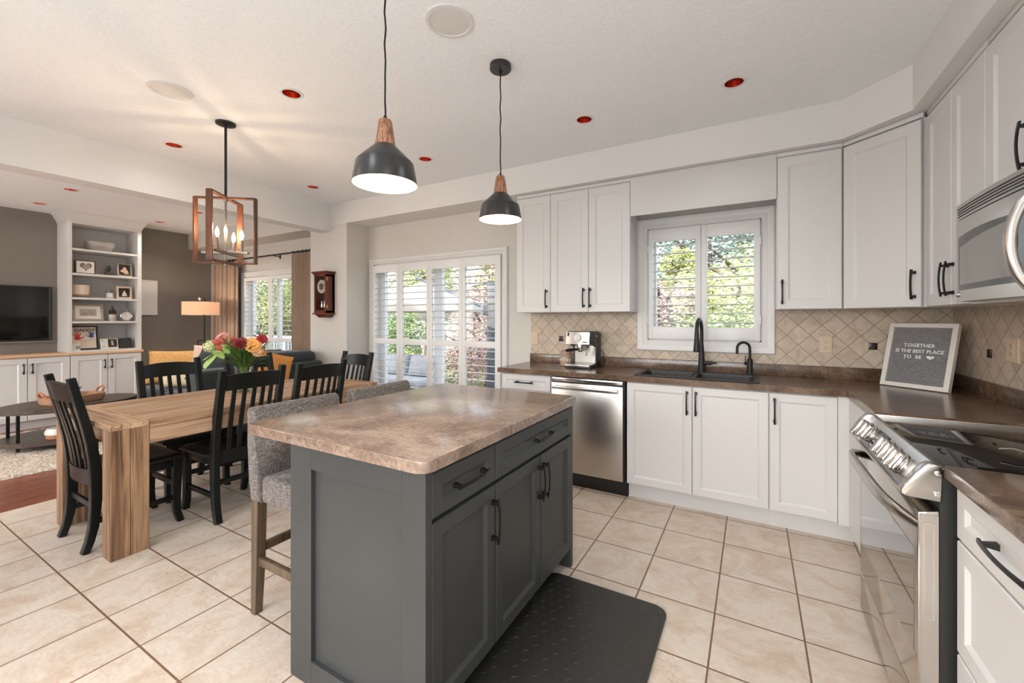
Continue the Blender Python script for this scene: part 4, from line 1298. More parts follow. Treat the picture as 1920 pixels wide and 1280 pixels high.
# ------------------------------------------------------------------ dining chairs (face +y)
def make_chair():
    r = thing('dining_chair', 'x', 'chair', (0, 0, 0), 0, 'black slat-back chairs around the dining table')
    W = 0.215
    zc = [0.0, 0.06, 0.14, 0.25, 0.36, 0.44, 0.52, 0.62, 0.72, 0.82, 0.92, 1.0]
    yc = [-0.232, -0.212, -0.196, -0.188, -0.186, -0.188, -0.194, -0.207, -0.226, -0.248, -0.270, -0.287]
    def yb(z):
        for i in range(len(zc) - 1):
            if z <= zc[i + 1]:
                t = (z - zc[i]) / (zc[i + 1] - zc[i])
                return yc[i] + t * (yc[i + 1] - yc[i])
        return yc[-1]
    for sx in (-1, 1):
        tk = [0.034, 0.037, 0.042, 0.046, 0.05, 0.05, 0.048, 0.045, 0.042, 0.039, 0.037, 0.035]
        MB().strap([(sx * (W - 0.02), y, z) for y, z in zip(yc, zc)], 0.043, tk, (1, 0, 0), 0.004).build('leg', CHAIRM, r, world=False)
        MB().strap([(sx * (W - 0.024), 0.205, 0.425), (sx * (W - 0.024), 0.203, 0.30), (sx * (W - 0.024), 0.198, 0.16), (sx * (W - 0.024), 0.203, 0.07), (sx * (W - 0.024), 0.222, 0.0)], 0.040, [0.05, 0.048, 0.042, 0.038, 0.036], (1, 0, 0), 0.004).build('leg', CHAIRM, r, world=False)
        MB().box(sx * (W - 0.024) - 0.009, sx * (W - 0.024) + 0.009, -0.18, 0.19, 0.150, 0.182, 0.002).build('stretcher', CHAIRM, r, world=False)
    MB().box(-W + 0.03, W - 0.03, 0.190, 0.208, 0.235, 0.268, 0.002).build('stretcher', CHAIRM, r, world=False)
    MB().box(-W + 0.03, W - 0.03, -0.197, -0.180, 0.235, 0.268, 0.002).build('stretcher', CHAIRM, r, world=False)
    ap = MB()
    ap.box(-W + 0.035, W - 0.035, 0.188, 0.21, 0.365, 0.424, 0.002)
    ap.build('apron', CHAIRM, r, world=False)
    for sx in (-1, 1):
        MB().box(sx * (W - 0.024) - 0.01, sx * (W - 0.024) + 0.01, -0.165, 0.185, 0.365, 0.424, 0.002).build('apron', CHAIRM, r, world=False)
    # scooped seat
    s = MB()
    n = 14
    def top(u, v):
        x = (u - 0.5) * (0.46 if v > 0.1 else 0.43); y = -0.175 + v * 0.41
        sc = 0.014 * max(0, 1 - ((u - 0.5) / 0.42) ** 2) * max(0, 1 - ((v - 0.42) / 0.5) ** 2)
        ed = 0.012 * (max(0, (abs(u - 0.5) - 0.44) / 0.06) ** 2 + max(0, (v - 0.92) / 0.08) ** 2)
        return (x, y, 0.452 - sc - ed)
    s.grid(top, n, n)
    s.grid(lambda u, v: (top(u, v)[0] * 0.985, top(u, v)[1] - 0.003 * v, 0.4245), n, n)
    bm = s.bm
    bmesh.ops.bridge_loops(bm, edges=[e for e in bm.edges if len(e.link_faces) == 1])
    s.build('seat', CHAIRM, r, world=False, smooth=40)
    # crest rail, arched and bowed back
    cr = MB()
    m_ = 14
    rings = []
    for i in range(m_ + 1):
        t = -1 + 2 * i / m_
        x = t * (W - 0.038)
        bow = -0.030 * (1 - t * t)
        zt = 0.962 + 0.014 * (1 - t * t); zb = 0.862 + 0.004 * (1 - t * t)
        rings.append(cr.ring([(x, yb(zb) + bow + 0.011, zb), (x, yb(zt) + bow + 0.011, zt), (x, yb(zt) + bow - 0.012, zt), (x, yb(zb) + bow - 0.012, zb)]))
    for i in range(m_): cr.bridge(rings[i], rings[i + 1])
    cr.f(rings[0][::-1]); cr.f(rings[-1])
    cr.build('crest_rail', CHAIRM, r, world=False, smooth=40)
    lr = MB()
    rings = []
    for i in range(m_ + 1):
        t = -1 + 2 * i / m_
        x = t * (W - 0.038)
        bow = -0.022 * (1 - t * t)
        rings.append(lr.ring([(x, -0.180 + bow, 0.375), (x, -0.184 + bow, 0.462), (x, -0.204 + bow, 0.462), (x, -0.200 + bow, 0.375)]))
    for i in range(m_): lr.bridge(rings[i], rings[i + 1])
    lr.f(rings[0][::-1]); lr.f(rings[-1])
    lr.build('lower_rail', CHAIRM, r, world=False, smooth=40)
    for k in range(5):
        t = -0.68 + 0.34 * k
        x = t * (W - 0.038)
        pts = []
        for i in range(11):
            z = 0.455 + (0.872 - 0.455) * i / 10
            bow = (-0.022 + (-0.008) * i / 10) * (1 - t * t)
            pts.append((x, yb(z) + bow - 0.002, z))
        MB().strap(pts, [0.026 + 0.003 * sin(pi * i / 10) for i in range(11)], 0.011, (1, 0, 0), 0.002).build('slat', CHAIRM, r, world=False)
    return r
ch = make_chair()
ch.location = (-3.502, 1.088, 0); ch.rotation_euler = (0, 0, 0)
ch['label'] = 'black dining chair at the near head of the table, its back to the camera side'
G_ = 'black slat-back chairs around the dining table'
dup(ch, (-3.264, 1.602, 0), radians(90), 'black dining chair on the island side, in front of the vase', G_)
dup(ch, (-3.264, 2.125, 0), radians(90), 'black dining chair on the island side, nearer the patio door', G_)
dup(ch, (-3.915, 1.588, 0), radians(-90), 'black dining chair across the table, before the mustard pillow', G_)
dup(ch, (-3.915, 2.205, 0), radians(-90), 'black dining chair across the table, half hidden by the flowers', G_)
dup(ch, (-3.515, 2.62, 0), radians(180), 'black dining chair at the far head of the table, by the patio door', G_)

# ------------------------------------------------------------------ vase of flowers
VX, VY = -3.60, 1.852
va = thing('flower_vase', 'clear glass vase with a mixed bouquet on the dining table', 'vase', (VX, VY, TZ))
vg = MB().lathe([(0.0, 0.001), (0.052, 0.001), (0.056, 0.010), (0.055, 0.08), (0.062, 0.18), (0.070, 0.205), (0.067, 0.205), (0.058, 0.178), (0.051, 0.08), (0.050, 0.012), (0.0, 0.012)], (VX, VY, TZ), 28, caps=False)
vg.build('glass', VASEG, va)
R2 = random.Random(3)
def stem(a, b_, r=0.003):
    a, b_ = Vector(a), Vector(b_)
    mid = (a + b_) / 2 + Vector((R2.uniform(-.01, .01), R2.uniform(-.01, .01), 0.02))
    pts = []
    for i in range(6):
        t = i / 5
        pts.append(((1 - t) ** 2) * a + 2 * t * (1 - t) * mid + t * t * b_)
    return pts
def bloom(name, c, r, m, layers, npet, cup=0.5, wide=0.6, nd=None):
    """layered flower head"""
    mb = MB()
    nd = Vector(nd or (c[0] - VX, c[1] - VY, 0.12)).normalized()
    q = nd.to_track_quat('Z', 'Y').to_matrix().to_4x4()
    mb.M = Matrix.Translation(c) @ q
    for L in range(layers):
        k = 1 - L / layers * 0.75
        el = cup * (L / max(1, layers - 1)) * 1.2 + 0.05
        for p in range(npet):
            a = 2 * pi * (p + 0.5 * (L % 2)) / npet + R2.uniform(-.08, .08)
            ln = r * k
            w = ln * wide * 2 * pi / npet * 0.9
            u = Vector((cos(a), sin(a), 0)); s_ = Vector((-sin(a), cos(a), 0))
            p0 = Vector((0, 0, 0.15 * r * L / layers))
            p1 = p0 + u * ln * 0.55 * cos(el) + Vector((0, 0, ln * 0.55 * sin(el) + r * 0.05))
            p2 = p0 + u * ln * cos(el * 1.1) + Vector((0, 0, ln * sin(el * 1.1) - r * 0.06))
            vs = [mb.v(p0 - s_ * w * .2), mb.v(p0 + s_ * w * .2), mb.v(p1 + s_ * w), mb.v(p2 + s_ * w * .45), mb.v(p2 - s_ * w * .45), mb.v(p1 - s_ * w)]
            mb.f([vs[0], vs[1], vs[2], vs[5]]); mb.f([vs[5], vs[2], vs[3], vs[4]])
    mb.sphere((0, 0, r * 0.12), r * 0.22, 8, 6)
    mb.build(name, m, va, smooth=50, solid=0.0008)
LT = Vector((0.8727, 0.4882, 0))    # to the right as one faces the table from the kitchen
DP = Vector((-0.4882, 0.8727, 0))
def at(l, z, d=0.0):
    return Vector((VX, VY, 0)) + LT * l + DP * d + Vector((0, 0, z))
heads = []
def flower(name, l, z, d, r, m, **kw):
    c = at(l, z, d)
    heads.append(c)
    bloom(name, c, r, m, kw.get('layers', 5), kw.get('n', 13), kw.get('cup', 0.8), kw.get('wide', 0.5), kw.get('nd'))
toward = lambda l, z=0.5: tuple(LT * l - DP * 0.8 + Vector((0, 0, z)))
flower('peony', -0.178, 1.183, 0.0, 0.055, mat('pink_petals', lin(232, 172, 160), 0.6), layers=6, n=9, wide=0.8, nd=toward(-0.4, 1.0))
hc = at(-0.245, 1.112, -0.03); heads.append(hc)
hb = MB()
for i in range(46):
    zz_ = 1 - 2 * (i + 0.5) / 46
    ph_ = i * 2.39996
    dd = Vector((sqrt(1 - zz_ * zz_) * cos(ph_), sqrt(1 - zz_ * zz_) * sin(ph_), zz_))
    q_ = dd.to_track_quat('Z', 'Y').to_matrix().to_4x4()
    hb.M = Matrix.Translation(hc + dd * R2.uniform(0.040, 0.050)) @ q_
    for k in range(4):
        t = pi / 2 * k + i
        u_ = Vector((cos(t), sin(t), 0)); v_ = Vector((-sin(t), cos(t), 0))
        hb.f([hb.v((0, 0, 0)), hb.v(u_ * 0.008 - v_ * 0.007 + Vector((0, 0, .003))), hb.v(u_ * 0.016 + Vector((0, 0, .001))), hb.v(u_ * 0.008 + v_ * 0.007 + Vector((0, 0, .003)))])
hb.M = Matrix.Identity(4)
hb.sphere(hc, 0.038, 12, 8)
hb.build('hydrangea', mat('pale_green_petals', lin(218, 226, 170), 0.6), va, smooth=30)
flower('chrysanthemum', 0.032, 1.140, -0.09, 0.060, mat('crimson_petals', lin(128, 18, 34), 0.55), layers=6, n=20, cup=0.95, wide=0.55, nd=toward(0.1, 0.55))
flower('lily', 0.115, 1.125, -0.06, 0.062, mat('orange_petals', lin(240, 172, 92), 0.55), layers=3, n=7, cup=0.7, wide=0.75, nd=toward(0.6, 0.45))
flower('carnation', 0.152, 1.172, 0.0, 0.044, mat('deep_red_petals', lin(168, 38, 48), 0.55), layers=5, n=12, cup=0.8, wide=0.6, nd=toward(0.9, 0.6))
flower('lily', 0.140, 1.075, -0.04, 0.045, mat('peach_petals', lin(238, 190, 140), 0.55), layers=2, n=6, cup=0.6, wide=0.7, nd=toward(1.0, 0.1))
CORAL = mat('coral_petals', lin(196, 84, 70), 0.55)
for l, z, d, ll in ((-0.180, 1.148, -0.05, -0.3), (-0.117, 1.157, -0.06, -0.1), (-0.073, 1.163, -0.02, 0.1), (-0.130, 1.100, -0.08, -0.2)):
    c = at(l, z, d); heads.append(c)
    b = MB(Matrix.Translation(c) @ Vector(toward(ll * 3, 0.8)).to_track_quat('Z', 'Y').to_matrix().to_4x4())
    b.lathe([(0.004, -0.03), (0.018, -0.018), (0.022, 0.0), (0.017, 0.02), (0.004, 0.036)], n=12)
    b.build('tulip', CORAL, va)
stm = MB()
for i, c in enumerate(heads):
    a = 2 * pi * i / len(heads)
    base = Vector((VX + 0.03 * cos(a), VY + 0.03 * sin(a), TZ + 0.02))
    neck = Vector((VX + 0.02 * cos(a + 2.4), VY + 0.02 * sin(a + 2.4), TZ + 0.19))
    stm.tube([base, (base + neck) / 2, neck] + stem(neck, c - (c - neck).normalized() * 0.01)[1:], 0.003, 6)
for i in range(16):
    a = 2 * pi * i / 16
    stm.tube([(VX + 0.036 * cos(a), VY + 0.036 * sin(a), TZ + 0.016), (VX + 0.03 * cos(a + 2.6), VY + 0.03 * sin(a + 2.6), TZ + 0.2)], 0.0025, 6)
tag(stm.build('flower_stems', STEMG, va), kind='stuff')
def leaf(mb, a, b_, w, n=5, droop=0.0, side=None):
    a, b_ = Vector(a), Vector(b_)
    d = b_ - a
    sd = side or d.cross(Vector((R2.uniform(-.3, .3), R2.uniform(-.3, .3), 1)))
    sd = Vector(sd).normalized()
    prev = None
    for i in range(n + 1):
        t = i / n
        c = a + d * t + Vector((0, 0, -droop * t * t + 0.15 * d.length * sin(pi * t) * 0.4))
        ww = w * sin(pi * min(1, t * 0.92 + 0.06)) ** 0.8
        cur = (mb.v(c - sd * ww), mb.v(c + sd * ww))
        if prev: mb.f([prev[0], prev[1], cur[1], cur[0]])
        prev = cur
fol = MB()
for i in range(170):
    a = R2.uniform(0, 2 * pi)
    r0, r1 = 0.03, R2.uniform(0.07, 0.21)
    z0_ = TZ + R2.uniform(0.20, 0.28)
    p0 = Vector((VX + r0 * cos(a), VY + r0 * sin(a), z0_))
    p1 = Vector((VX + r1 * cos(a), VY + r1 * sin(a), z0_ + R2.uniform(0.02, 0.17)))
    p0 = p0.lerp(p1, R2.uniform(0.1, 0.5))
    leaf(fol, p0, p1, R2.uniform(0.006, 0.014))
for i in range(90):
    a = R2.uniform(0, 2 * pi)
    r1 = R2.uniform(0.07, 0.19)
    p0 = Vector((VX + 0.03 * cos(a), VY + 0.03 * sin(a), TZ + 0.20))
    p1 = Vector((VX + r1 * cos(a), VY + r1 * sin(a), TZ + R2.uniform(0.25, 0.44)))
    leaf(fol, p0, p1, 0.0035)
tag(fol.build('foliage', LEAFP, va, solid=0.0006), kind='stuff')
bl = MB()
for l, z, l2, z2, w in ((-0.165, 1.06, -0.225, 0.965, 0.062), (-0.09, 1.06, -0.03, 1.15, 0.035), (-0.06, 1.06, -0.09, 1.14, 0.03), (-0.165, 1.065, -0.235, 1.03, 0.045), (-0.10, 1.02, -0.17, 1.10, 0.03)):
    leaf(bl, at(l, z, -0.08), at(l2, z2, -0.11), w, 7, 0.02, side=LT * 0.8 + Vector((0, 0, 0.5)))
bl.build('broad_leaf', LEAFL, va, solid=0.0008)
sp = MB()
base = at(0.09, 1.14, 0.03); tip = at(0.118, 1.255, 0.03)
sp.tube([at(0.02, 1.0, 0.02), base, tip], 0.0018, 6)
for t, s_ in ((0.35, 1), (0.35, -1), (0.6, 1), (0.6, -1), (0.95, 0.2)):
    p = base + (tip - base) * t
    leaf(sp, p, p + LT * 0.05 * s_ + Vector((0, 0, 0.025 if abs(s_) == 1 else 0.05)), 0.010)
sp.build('leafy_sprig', SNAKE, va, solid=0.0006)
# ------------------------------------------------------------------ pendants and chandelier
def pendant(label, x, y, rim):
    r = thing('pendant_lamp', label, 'pendant light', (x, y, rim), 0, 'black pendant lamps with wooden necks over the island')
    MB().lathe([(0.0, CH - 0.0005), (0.058, CH - 0.0005), (0.058, CH - 0.026), (0.054, CH - 0.030), (0.0, CH - 0.030)], (x, y, 0), 36, caps=False).build('canopy', PENDB, r)
    MB().lathe([(0.006, CH - 0.030), (0.006, CH - 0.048), (0.003, CH - 0.05)], (x, y, 0), 12).build('cord_grip', BLACK, r)
    zz = [rim + 0.245 + (CH - 0.04 - rim - 0.245) * i / 20 for i in range(21)]
    MB().tube([(x + 0.0018 * sin(i * 1.3), y + 0.0018 * cos(i * 1.7), z) for i, z in enumerate(zz)], 0.0034, 8).build('cord', BLACK, r)
    MB().lathe([(0.0, rim + 0.252), (0.006, rim + 0.252), (0.008, rim + 0.238), (0.0, rim + 0.237)], (x, y, 0), 16, caps=False).build('cap', BLACK, r)
    MB().lathe([(0.0, rim + 0.238), (0.020, rim + 0.238), (0.024, rim + 0.233), (0.038, rim + 0.140), (0.0, rim + 0.139)], (x, y, 0), 32, caps=False).build('wooden_neck', ZEBRA, r)
    sh = MB().lathe([(0.038, rim + 0.142), (0.046, rim + 0.134), (0.098, rim + 0.083), (0.103, rim + 0.076), (0.1165, rim), (0.1150, rim)], (x, y, 0), 56, caps=False)
    so_ = sh.build('shade', PENDB, r, smooth=28)
    MB().lathe([(0.1150, rim), (0.1015, rim + 0.075), (0.096, rim + 0.081), (0.045, rim + 0.131), (0.0, rim + 0.132)], (x, y, 0), 56, caps=False).build('shade_lining', SHADEIN, so_, smooth=28)
    MB().sphere((x, y, rim + 0.065), 0.026, 16, 10).build('bulb', BULB, r)
    lamp('pendant_light', 'POINT', (x, y, rim + 0.03), 3.2, (1.0, 0.80, 0.56), radius=0.03)
    return r
pendant('near black pendant lamp, hanging in front over the island', -1.185, 1.10, 1.828)
pendant('far black pendant lamp, smaller in view, before the wall cabinets', -1.200, 1.93, 1.873)

cx_, cy_ = -3.25, 1.554
chd = thing('lantern_chandelier', 'open square frame chandelier with candle bulbs over the dining table', 'chandelier', (cx_, cy_, 1.72))
BRONZE = nmat('copper_wood_strap', [(0.3, lin(66, 38, 26)), (0.55, lin(104, 64, 44)), (0.75, lin(134, 86, 62))], 8, (1, 1, 0.25), rough=0.38, metal=0.35)
NICKEL = mat('aged_nickel', (0.30, 0.25, 0.22, 1), 0.3, 1.0)
DARKROD = mat('dark_rod', (0.03, 0.028, 0.027, 1), 0.35, 0.6)
MB().lathe([(0.0, CH - 0.0005), (0.062, CH - 0.0005), (0.060, CH - 0.012), (0.02, CH - 0.022), (0.0, CH - 0.022)], (cx_, cy_, 0), 36, caps=False).build('canopy', BLACKP, chd)
MB().tube([(cx_, cy_, CH - 0.02), (cx_, cy_, 2.19)], 0.0085, 12).build('rod', DARKROD, chd)
MB().lathe([(0.006, 2.185), (0.0075, 2.10), (0.0055, 2.02), (0.010, 1.93), (0.005, 1.86), (0.0055, 1.74)], (cx_, cy_, 0), 16).lathe([(0.012, 2.160), (0.016, 2.172), (0.016, 2.182), (0.01, 2.186)], (cx_, cy_, 0), 16).build('stem', NICKEL, chd)
lat = Vector((0.8727, 0.4882, 0)); dep = Vector((-0.4882, 0.8727, 0))
d1 = (lat * -0.99 + dep * -0.14).normalized()
d2 = (lat * 0.14 + dep * -0.99).normalized()
for d, L, zt, zb in ((d1, 0.196, 2.186, 1.726), (d2, 0.194, 2.190, 1.730)):
    sd = Vector((-d.y, d.x, 0))
    fm = MB()
    w, t = 0.040, 0.011
    q = [Vector((cx_, cy_, 0)) + d * s_ * L for s_ in (1, -1)]
    for c in q:
        rot = Matrix((d, sd, Vector((0, 0, 1)))).transposed()
        fm.cbox((c.x, c.y, (zt + zb) / 2), (t, w, zt - zb), rot, 0.001)
    for zz in (zt, zb):
        fm.cbox((cx_, cy_, zz), (2 * L + t, w * 0.8, t), Matrix((d, sd, Vector((0, 0, 1)))).transposed(), 0.001)
    fm.build('frame', BRONZE, chd, smooth=0)
MB().lathe([(0.0, 1.700), (0.008, 1.705), (0.012, 1.72), (0.014, 1.735), (0.006, 1.75)], (cx_, cy_, 0), 16).build('finial', NICKEL, chd)
arm = MB()
cd = []
for u in (d1, d2):
    sd = Vector((-u.y, u.x, 0))
    arm.cbox((cx_, cy_, 1.800), (0.30, 0.032, 0.016), Matrix((u, sd, Vector((0, 0, 1)))).transposed(), 0.001)
    cd += [Vector((cx_, cy_, 0)) + u * s_ * 0.104 for s_ in (1, -1)]
arm.build('candle_arm', NICKEL, chd, smooth=0)
for c in cd:
    k = MB().lathe([(0.018, 1.808), (0.018, 1.812), (0.0105, 1.814), (0.0105, 1.892), (0.0, 1.893)], (c.x, c.y, 0), 16)
    cs = k.build('candle_sleeve', NICKEL, chd)
    MB().lathe([(0.006, 1.893), (0.011, 1.910), (0.0125, 1.925), (0.009, 1.945), (0.0, 1.965)], (c.x, c.y, 0), 14).build('bulb', BULB, cs)
    lamp('chandelier_light', 'POINT', (c.x, c.y, 1.975), 3.2, (1.0, 0.72, 0.46), radius=0.012)

# ------------------------------------------------------------------ wall clock on the pier
ck = thing('wall_clock', 'mahogany pendulum wall clock on the pier beside the patio door', 'clock', (-4.50, YF - 0.07, 1.37))
KX0, KX1, KY = -4.612, -4.392, YF - 0.122
c_ = (KX0 + KX1) / 2
cs = MB()
cs.box(KX0, KX0 + 0.022, KY, YF - 0.001, 1.405, 1.865, 0.003).box(KX1 - 0.022, KX1, KY, YF - 0.001, 1.405, 1.865, 0.003)
cs.box(KX0, KX1, KY + 0.09, YF - 0.001, 1.405, 1.865)
cs.box(KX0, KX1, KY, YF - 0.001, 1.405, 1.437, 0.003).box(KX0, KX1, KY, YF - 0.001, 1.842, 1.865, 0.003)
cs.build('case', CLOCKW, ck, smooth=0)
MB().box(KX0 - 0.022, KX1 + 0.022, KY - 0.022, YF - 0.001, 1.884, 1.902, 0.004).box(KX0 - 0.010, KX1 + 0.010, KY - 0.010, YF - 0.001, 1.864, 1.886, 0.006).build('crown', CLOCKW, ck, smooth=0)
MB().box(KX0 - 0.016, KX1 + 0.016, KY - 0.016, YF - 0.001, 1.390, 1.408, 0.005).hull8([(KX0 + 0.05, KY + 0.03, 1.352), (KX1 - 0.05, KY + 0.03, 1.352), (KX1 - 0.05, YF - 0.001, 1.352), (KX0 + 0.05, YF - 0.001, 1.352), (KX0 + 0.01, KY, 1.391), (KX1 - 0.01, KY, 1.391), (KX1 - 0.01, YF - 0.001, 1.391), (KX0 + 0.01, YF - 0.001, 1.391)]).build('base', CLOCKW, ck, smooth=0)
MB().box(KX0 + 0.02, KX1 - 0.02, KY + 0.086, KY + 0.0905, 1.437, 1.842).build('back_board', mat('dark_clock_back', lin(40, 22, 14), 0.5), ck, smooth=0)
fz = 1.722
MB().lathe([(0.0, KY + 0.022), (0.080, KY + 0.022), (0.080, KY + 0.030), (0.0, KY + 0.030)], (c_, 0, fz), 48, axis='y', caps=False).build('dial', CERAMIC, ck)
MB().lathe([(0.0, KY + 0.0205), (0.042, KY + 0.0205), (0.042, KY + 0.022)], (c_, 0, fz), 40, axis='y', caps=False).build('dial_center', mat('brass_dial', lin(150, 112, 70), 0.35, 0.8), ck)
nm_ = MB()
for i in range(12):
    a = 2 * pi * i / 12
    nm_.cbox((c_ + 0.061 * sin(a), KY + 0.0215, fz + 0.061 * cos(a)), (0.007, 0.001, 0.024), Matrix.Rotation(a, 3, 'Y'))
nm_.build('numeral', INK, ck, smooth=0)
hd = MB()
for a, L in ((radians(-60), 0.040), (radians(65), 0.058)):
    hd.cbox((c_ + L / 2 * sin(a), KY + 0.0185, fz + L / 2 * cos(a)), (0.006, 0.001, L), Matrix.Rotation(a, 3, 'Y'))
hd.build('hand', INK, ck, smooth=0)
MB().box(c_ + 0.031, c_ + 0.037, KY + 0.05, KY + 0.053, 1.53, 1.62).box(c_ - 0.003, c_ + 0.003, KY + 0.06, KY + 0.063, 1.46, 1.62).build('pendulum_rod', mat('brass', lin(176, 140, 84), 0.25, 1.0), ck, smooth=0)
for dx in (-0.020, 0.034):
    MB().lathe([(0.0, 1.468), (0.013, 1.470), (0.014, 1.475), (0.014, 1.545), (0.012, 1.550), (0.0, 1.552)], (c_ + dx, KY + 0.045, 0), 18, caps=False).build('weight', CHROME, ck)
MB().box(KX0 + 0.022, KX1 - 0.022, KY + 0.004, KY + 0.007, 1.437, 1.842).build('glass', GLASS, ck, smooth=0)
for zz in (1.46, 1.79):
    MB().box(KX1 - 0.001, KX1 + 0.003, KY + 0.012, KY + 0.026, zz, zz + 0.04).build('hinge', mat('brass_hinge', lin(200, 170, 120), 0.3, 1.0), ck, smooth=0)

# ------------------------------------------------------------------ things on the dark worktop
# espresso machine
em_ = thing('espresso_machine', 'steel and black espresso machine on the worktop left of the sink', 'coffee machine', (-1.27, 3.43, 0.915))
ex0, ex1, ey0, ey1 = -1.412, -1.178, 3.315, 3.585
bd = MB()
bd.box(ex0 + 0.016, ex1, ey1 - 0.10, ey1, 0.9155, 1.217, 0.006)
bd.prism([(ey0 + 0.03, 0.9155), (ey1 - 0.09, 0.9155), (ey1 - 0.09, 1.217), (ey0 + 0.02, 1.217), (ey0 + 0.03, 1.12), (ey1 - 0.11, 1.09), (ey1 - 0.11, 0.95), (ey0 + 0.03, 0.935)], ex1 - 0.014, ex1, axis='x', b=0.003)
bd.prism([(ey0 + 0.03, 0.9155), (ey1 - 0.09, 0.9155), (ey1 - 0.09, 1.217), (ey0 + 0.02, 1.217), (ey0 + 0.03, 1.12), (ey1 - 0.11, 1.09), (ey1 - 0.11, 0.95), (ey0 + 0.03, 0.935)], ex0 + 0.016, ex0 + 0.030, axis='x', b=0.003)
bd.build('body', PLASTIC_D, em_, smooth=30)
MB().box(ex0 + 0.028, ex1 - 0.012, ey1 - 0.106, ey1 - 0.098, 0.945, 1.10).build('splash_plate', STEEL, em_, smooth=0)
MB().prism([(ey0 + 0.012, 1.118), (ey1 - 0.09, 1.118), (ey1 - 0.09, 1.215), (ey0 + 0.030, 1.222)], ex0 + 0.001, ex1 - 0.015, axis='x', b=0.006).build('control_head', STEELH, em_, smooth=30)
MB().box(ex0 + 0.006, ex1 - 0.004, ey0 + 0.03, ey1 - 0.05, 1.216, 1.226, 0.004).build('top_tray', PLASTIC_D, em_, smooth=30)
ky = ey0 + 0.018
MB().lathe([(0.030, ky), (0.030, ky - 0.010), (0.026, ky - 0.014)], ((ex0 + ex1) / 2 - 0.005, 0, 1.172), 28, axis='y').box((ex0 + ex1) / 2 - 0.009, (ex0 + ex1) / 2 - 0.001, ky - 0.022, ky - 0.012, 1.147, 1.197, 0.002).build('dial', WHITE_P, em_)
MB().box(ex1 - 0.076, ex1 - 0.036, ky - 0.004, ky - 0.001, 1.132, 1.140).build('maker_plate', INK, em_, smooth=0)
MB().lathe([(0.0, 1.118), (0.034, 1.118), (0.034, 1.090), (0.030, 1.086), (0.0, 1.086)], (ex0 + 0.115, ey0 + 0.075, 0), 24, caps=False).build('group_head', CHROME, em_)
pf = MB().lathe([(0.0, 1.086), (0.032, 1.086), (0.030, 1.060), (0.012, 1.050), (0.0, 1.048)], (ex0 + 0.115, ey0 + 0.075, 0), 24, caps=False).build('portafilter', CHROME, em_)
MB().tube([(ex0 + 0.10, ey0 + 0.05, 1.073), (ex0 + 0.06, ey0 - 0.005, 1.070), (ex0 + 0.035, ey0 - 0.045, 1.066)], [0.009, 0.014, 0.012], 12).build('handle', PLASTIC_D, pf)
MB().tube([(ex1 - 0.045, ey0 + 0.08, 1.115), (ex1 - 0.045, ey0 + 0.065, 1.085), (ex1 - 0.06, ey0 + 0.055, 1.02)], [0.005, 0.006, 0.009], 10).build('steam_wand', CHROME, em_)
MB().tube([(ex1, ey0 + 0.08, 1.185), (ex1 + 0.03, ey0 + 0.08, 1.185)], [0.006, 0.009], 12).build('steam_knob', CHROME, em_)
MB().box(ex0 + 0.004, ex1 - 0.006, ey0 - 0.012, ey0 + 0.12, 0.930, 0.948, 0.005).build('drip_tray', STEELH, em_, smooth=30)
MB().box(ex0 + 0.006, ex1 - 0.002, ey0 - 0.004, ey1 - 0.05, 0.9155, 0.931, 0.004).build('base', PLASTIC_D, em_, smooth=30)
cd_ = thing('power_cord', 'thin black power cord looping behind the espresso machine', 'cord', (-1.16, 3.57, 0.915))
MB().tube([(-1.185, 3.56, 1.06), (-1.16, 3.565, 1.055), (-1.148, 3.57, 1.02), (-1.146, 3.572, 0.96), (-1.155, 3.57, 0.925), (-1.18, 3.565, 0.919)], 0.0032, 8).build('cable', INK, cd_)
# coffee jar
jr = thing('coffee_jar', 'glazed stoneware jar lettered coffee beside the espresso machine', 'jar', (-1.462, 3.47, 0.915))
JX, JY = -1.462, 3.47
MB().lathe([(0.0, 0.9155), (0.050, 0.9155), (0.056, 0.922), (0.057, 0.99), (0.055, 1.005), (0.046, 1.016), (0.046, 1.021), (0.0, 1.021)], (JX, JY, 0), 36, caps=False).build('jar_body', mat('stone_grey_glaze', lin(168, 146, 126), 0.4), jr)
MB().lathe([(0.0, 1.022), (0.047, 1.022), (0.048, 1.028), (0.044, 1.045), (0.046, 1.050), (0.030, 1.056), (0.0, 1.057)], (JX, JY, 0), 36, caps=False).build('lid', mat('lid_glaze', lin(178, 150, 130), 0.35), jr)
for i, chr_ in enumerate('coffee'):
    a = radians(-90 - 62 + 24.0 * i)
    P = (JX + 0.0574 * cos(a), JY + 0.0574 * sin(a), 0.973)
    M = Matrix.Translation(P) @ Matrix.Rotation(a + pi / 2, 4, 'Z') @ Matrix.Rotation(radians(90), 4, 'X')
    text_mesh('letter', chr_, 0.040, M, WHITE_P, jr, 0.0006, bold=0.0006)

# letter board leaning in the corner
bw, bh = 0.345, 0.42
Lb = Vector((0.712, 3.440, 0.9165)); Rb = Vector((0.962, 3.212, 0.9165))
u = (Rb - Lb).normalized()
ang = atan2(u.y, u.x)
tilt = radians(-15)
ML = Matrix.Translation(Lb) @ Matrix.Rotation(ang, 4, 'Z') @ Matrix.Rotation(tilt, 4, 'X')
bw = (Rb - Lb).length
bh = 0.400
lb = thing('letter_board', 'white framed grey felt letter board leaning in the worktop corner', 'letter board', tuple((Lb + Rb) / 2))
fm = MB(ML)
for q in ((0, 0.026, 0, bh), (bw - 0.026, bw, 0, bh)): fm.box(q[0], q[1], -0.012, 0.018, q[2], q[3], 0.002)
for q in ((0.026, bw - 0.026, 0, 0.026), (0.026, bw - 0.026, bh - 0.026, bh)): fm.box(q[0], q[1], -0.0118, 0.018, q[2], q[3], 0.002)
fm.build('frame', mat('whitewashed_frame', lin(222, 214, 206), 0.5), lb, smooth=0)
